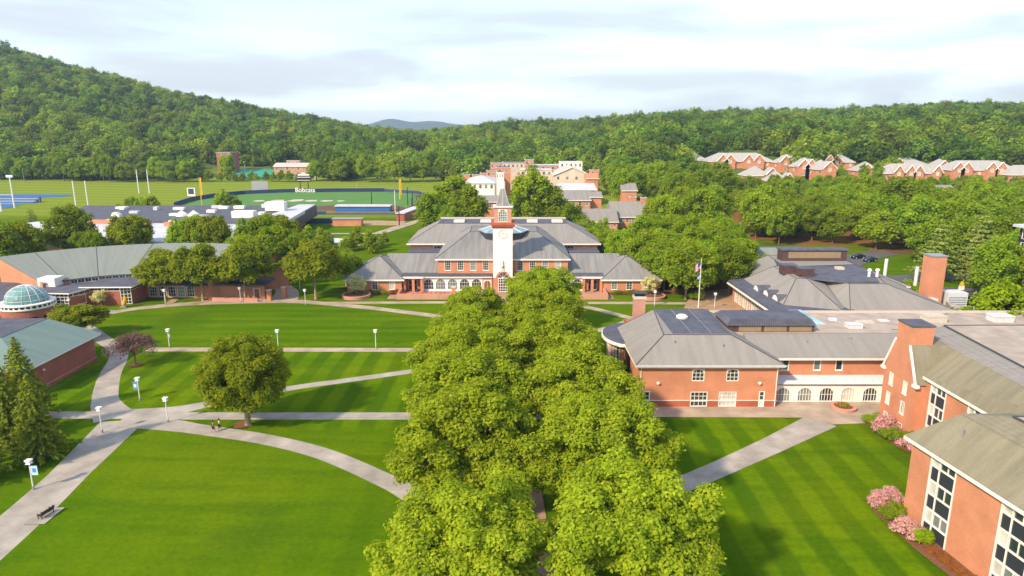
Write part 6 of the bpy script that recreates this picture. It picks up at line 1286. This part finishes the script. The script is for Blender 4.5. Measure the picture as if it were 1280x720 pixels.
# ------------------------------------------------------------------ people: skinned bodies
def person(x, y, rz, label, top, bot, stride, bag=False):
    def P(p): return p
    J = {'pel': (0, 0, .95), 'sp': (0, .02, 1.2), 'ch': (0, .0, 1.38), 'nk': (0, .01, 1.52), 'hd': (0, -.02, 1.62), 'ht': (0, -.01, 1.74),
         'lh': (-.1, 0, .9), 'lk': (-.11, -.16*stride, .5), 'lf': (-.11, -.28*stride+.02, .09), 'lt': (-.12, -.28*stride-.14, .04), 'rh': (.1, 0, .9), 'rk': (.11, .06*stride-.04, .5), 'rf': (.11, .3*stride, .12), 'rt': (.12, .3*stride-.13, .04),
         'ls': (-.19, .0, 1.42), 'le': (-.25, .06, 1.14), 'lw': (-.24, -.08, .92), 'lm': (-.23, -.13, .84), 'rs': (.19, 0, 1.42), 're': (.25, .05, 1.15), 'rw': (.22, -.15, .98), 'rm': (.2, -.22, .95)}
    Rr = dict(pel=.15, sp=.125, ch=.15, nk=.055, hd=.095, ht=.07, lh=.095, lk=.062, lf=.042, lt=.035, rh=.095, rk=.062, rf=.042, rt=.035, ls=.06, le=.043, lw=.03, lm=.034, rs=.06, re=.043, rw=.03, rm=.034)
    E = [('pel', 'sp'), ('sp', 'ch'), ('ch', 'nk'), ('nk', 'hd'), ('hd', 'ht'), ('pel', 'lh'), ('lh', 'lk'), ('lk', 'lf'), ('lf', 'lt'), ('pel', 'rh'), ('rh', 'rk'), ('rk', 'rf'), ('rf', 'rt'), ('ch', 'ls'), ('ls', 'le'), ('le', 'lw'), ('lw', 'lm'), ('ch', 'rs'), ('rs', 're'), ('re', 'rw'), ('rw', 'rm')]
    def skin(keys, edges, inf, name, m_, lv=2):
        me = bpy.data.meshes.new(name); ix = {k: i for i, k in enumerate(keys)}; me.from_pydata([J[k] for k in keys], [(ix[a], ix[b]) for a, b in edges], [])
        o = bpy.data.objects.new(name, me); COL.objects.link(o); sm = o.modifiers.new('s', 'SKIN'); o.modifiers.new('u', 'SUBSURF').levels = lv
        sv = me.skin_vertices[0].data
        for k in keys: sv[ix[k]].radius = (Rr[k]+inf, Rr[k]*.85+inf)
        sv[ix[keys[0]]].use_root = True
        bpy.context.view_layer.update(); dg = bpy.context.evaluated_depsgraph_get(); m2 = bpy.data.meshes.new_from_object(o.evaluated_get(dg)); bpy.data.objects.remove(o)
        m2.materials.clear(); m2.materials.append(MATS[m_]); m2.shade_smooth(); q = bpy.data.objects.new(name, m2); COL.objects.link(q); return q
    r_ = root('person', (x, y, 0), label, 'person'); r_.rotation_euler[2] = rz
    for q in (skin(list(J), E, 0, 'body', 'skin'), skin(['ch', 'sp', 'pel', 'nk', 'ls', 'rs', 'le', 're'][:3]+['ls', 'rs'], [('pel', 'sp'), ('sp', 'ch'), ('ch', 'ls'), ('ch', 'rs')], .025, 'shirt', top), skin(['pel', 'lh', 'rh', 'lk', 'rk'], [('pel', 'lh'), ('pel', 'rh'), ('lh', 'lk'), ('rh', 'rk')], .02, 'shorts', bot)): q.parent = r_
    h = MB().lathe((0, .015), [(.01, 1.82), (.07, 1.81), (.115, 1.75), (.12, 1.66), (.1, 1.58)], 14).build('hair', 'hair', None, True); h.parent = r_
x, y = G(267, 541); person(x, y, 2.2, 'walker in black top and shorts, left of the pair on the curved path', 'black_cloth', 'black_cloth', 1)
x, y = G(275, 538.5); person(x, y, 2.2, 'walker in white top and dark shorts, right of the pair on the curved path', 'white_cloth', 'black_cloth', -.8)
# ================================================================== LIGHT, SKY, HAZE, CAMERA
SUN_EL, SUN_AZ = 36.0, 224.0     # degrees, azimuth clockwise from +Y
sd_ = bpy.data.lights.new('sun', 'SUN'); sd_.energy = 2.85; sd_.angle = R_(3.0); sd_.color = (1, .80, .56); so = bpy.data.objects.new('sun', sd_); COL.objects.link(so)
from mathutils import Vector
dv = Vector((math.sin(R_(SUN_AZ))*math.cos(R_(SUN_EL)), math.cos(R_(SUN_AZ))*math.cos(R_(SUN_EL)), math.sin(R_(SUN_EL)))); so.rotation_euler = dv.to_track_quat('Z', 'Y').to_euler()
wd = bpy.data.worlds.new('World'); SC.world = wd; wd.use_nodes = True; nt = wd.node_tree; bg = nt.nodes['Background']; bg.inputs[1].default_value = .15
sk = N(nt, 'ShaderNodeTexSky', sky_type='NISHITA'); sk.sun_disc = False; sk.sun_elevation = R_(SUN_EL); sk.sun_rotation = R_(SUN_AZ); sk.altitude = 50; sk.dust_density = .6; sk.air_density = 1.2
tc = N(nt, 'ShaderNodeTexCoord'); mp = N(nt, 'ShaderNodeMapping'); mp.inputs['Scale'].default_value = (1.0, 1.5, 6.5); mp.inputs['Location'].default_value = (.35, .2, .1); nt.links.new(tc.outputs['Generated'], mp.inputs[0])
n1 = N(nt, 'ShaderNodeTexNoise'); n1.inputs['Scale'].default_value = 2.3; n1.inputs['Detail'].default_value = 9; n1.inputs['Roughness'].default_value = .52; n1.inputs['Distortion'].default_value = .35; nt.links.new(mp.outputs[0], n1.inputs['Vector'])
mr = N(nt, 'ShaderNodeMapRange'); mr.interpolation_type = 'SMOOTHSTEP'; mr.inputs[1].default_value = .34; mr.inputs[2].default_value = .64; nt.links.new(n1.outputs['Fac'], mr.inputs[0])
n2 = N(nt, 'ShaderNodeTexNoise'); n2.inputs['Scale'].default_value = 3.3; n2.inputs['Detail'].default_value = 6; nt.links.new(mp.outputs[0], n2.inputs['Vector'])
s2 = N(nt, 'ShaderNodeSeparateXYZ'); nt.links.new(tc.outputs['Generated'], s2.inputs[0])
cl = mixc(nt, n2.outputs['Fac'], CLOUD_A, CLOUD_B)
fac = math_node(nt, 'MULTIPLY_ADD', mr.outputs[0], .44, True); nt.nodes[-1].inputs[2].default_value = .46
nt.links.new(mixc(nt, fac, mixc(nt, 1.0, sk.outputs[0], (.98, 1.17, 1.5), 'MULTIPLY'), cl), bg.inputs[0])
HZ = MB().box(-9500, 9500, -420, 8800, -2, 230); hm_ = bpy.data.materials.new('haze'); hm_.use_nodes = True; hn = hm_.node_tree; hn.nodes.clear(); ho = N(hn, 'ShaderNodeOutputMaterial'); pv = N(hn, 'ShaderNodeVolumePrincipled'); pv.inputs['Density'].default_value = HAZE_D; pv.inputs['Color'].default_value = (.56, .74, 1, 1); pv.inputs['Anisotropy'].default_value = .2; hn.links.new(pv.outputs[0], ho.inputs['Volume']); MATS['haze'] = hm_
if HAZE_D > 0: tag(HZ.build('haze', 'haze'), 'faint blue-white haze in the distant air', 'haze', kind='stuff')
cd = bpy.data.cameras.new('camera'); cd.sensor_width = 36; cd.lens = 36*F/1280; cd.clip_end = 30000; cd.clip_start = .5; co = bpy.data.objects.new('camera', cd); COL.objects.link(co); co.location = (0, 0, CH); co.rotation_euler = (math.pi/2-PIT, 0, 0); SC.camera = co
vs = SC.view_settings; vs.view_transform = 'Standard'; vs.look = 'None'; vs.exposure = EXPO; vs.gamma = 1; vs.use_curve_mapping = False
SC.cycles.max_bounces = 8; SC.cycles.diffuse_bounces = 5; SC.cycles.transmission_bounces = 5; SC.cycles.volume_bounces = 0; SC.cycles.transparent_max_bounces = 6; SC.cycles.use_adaptive_sampling = True
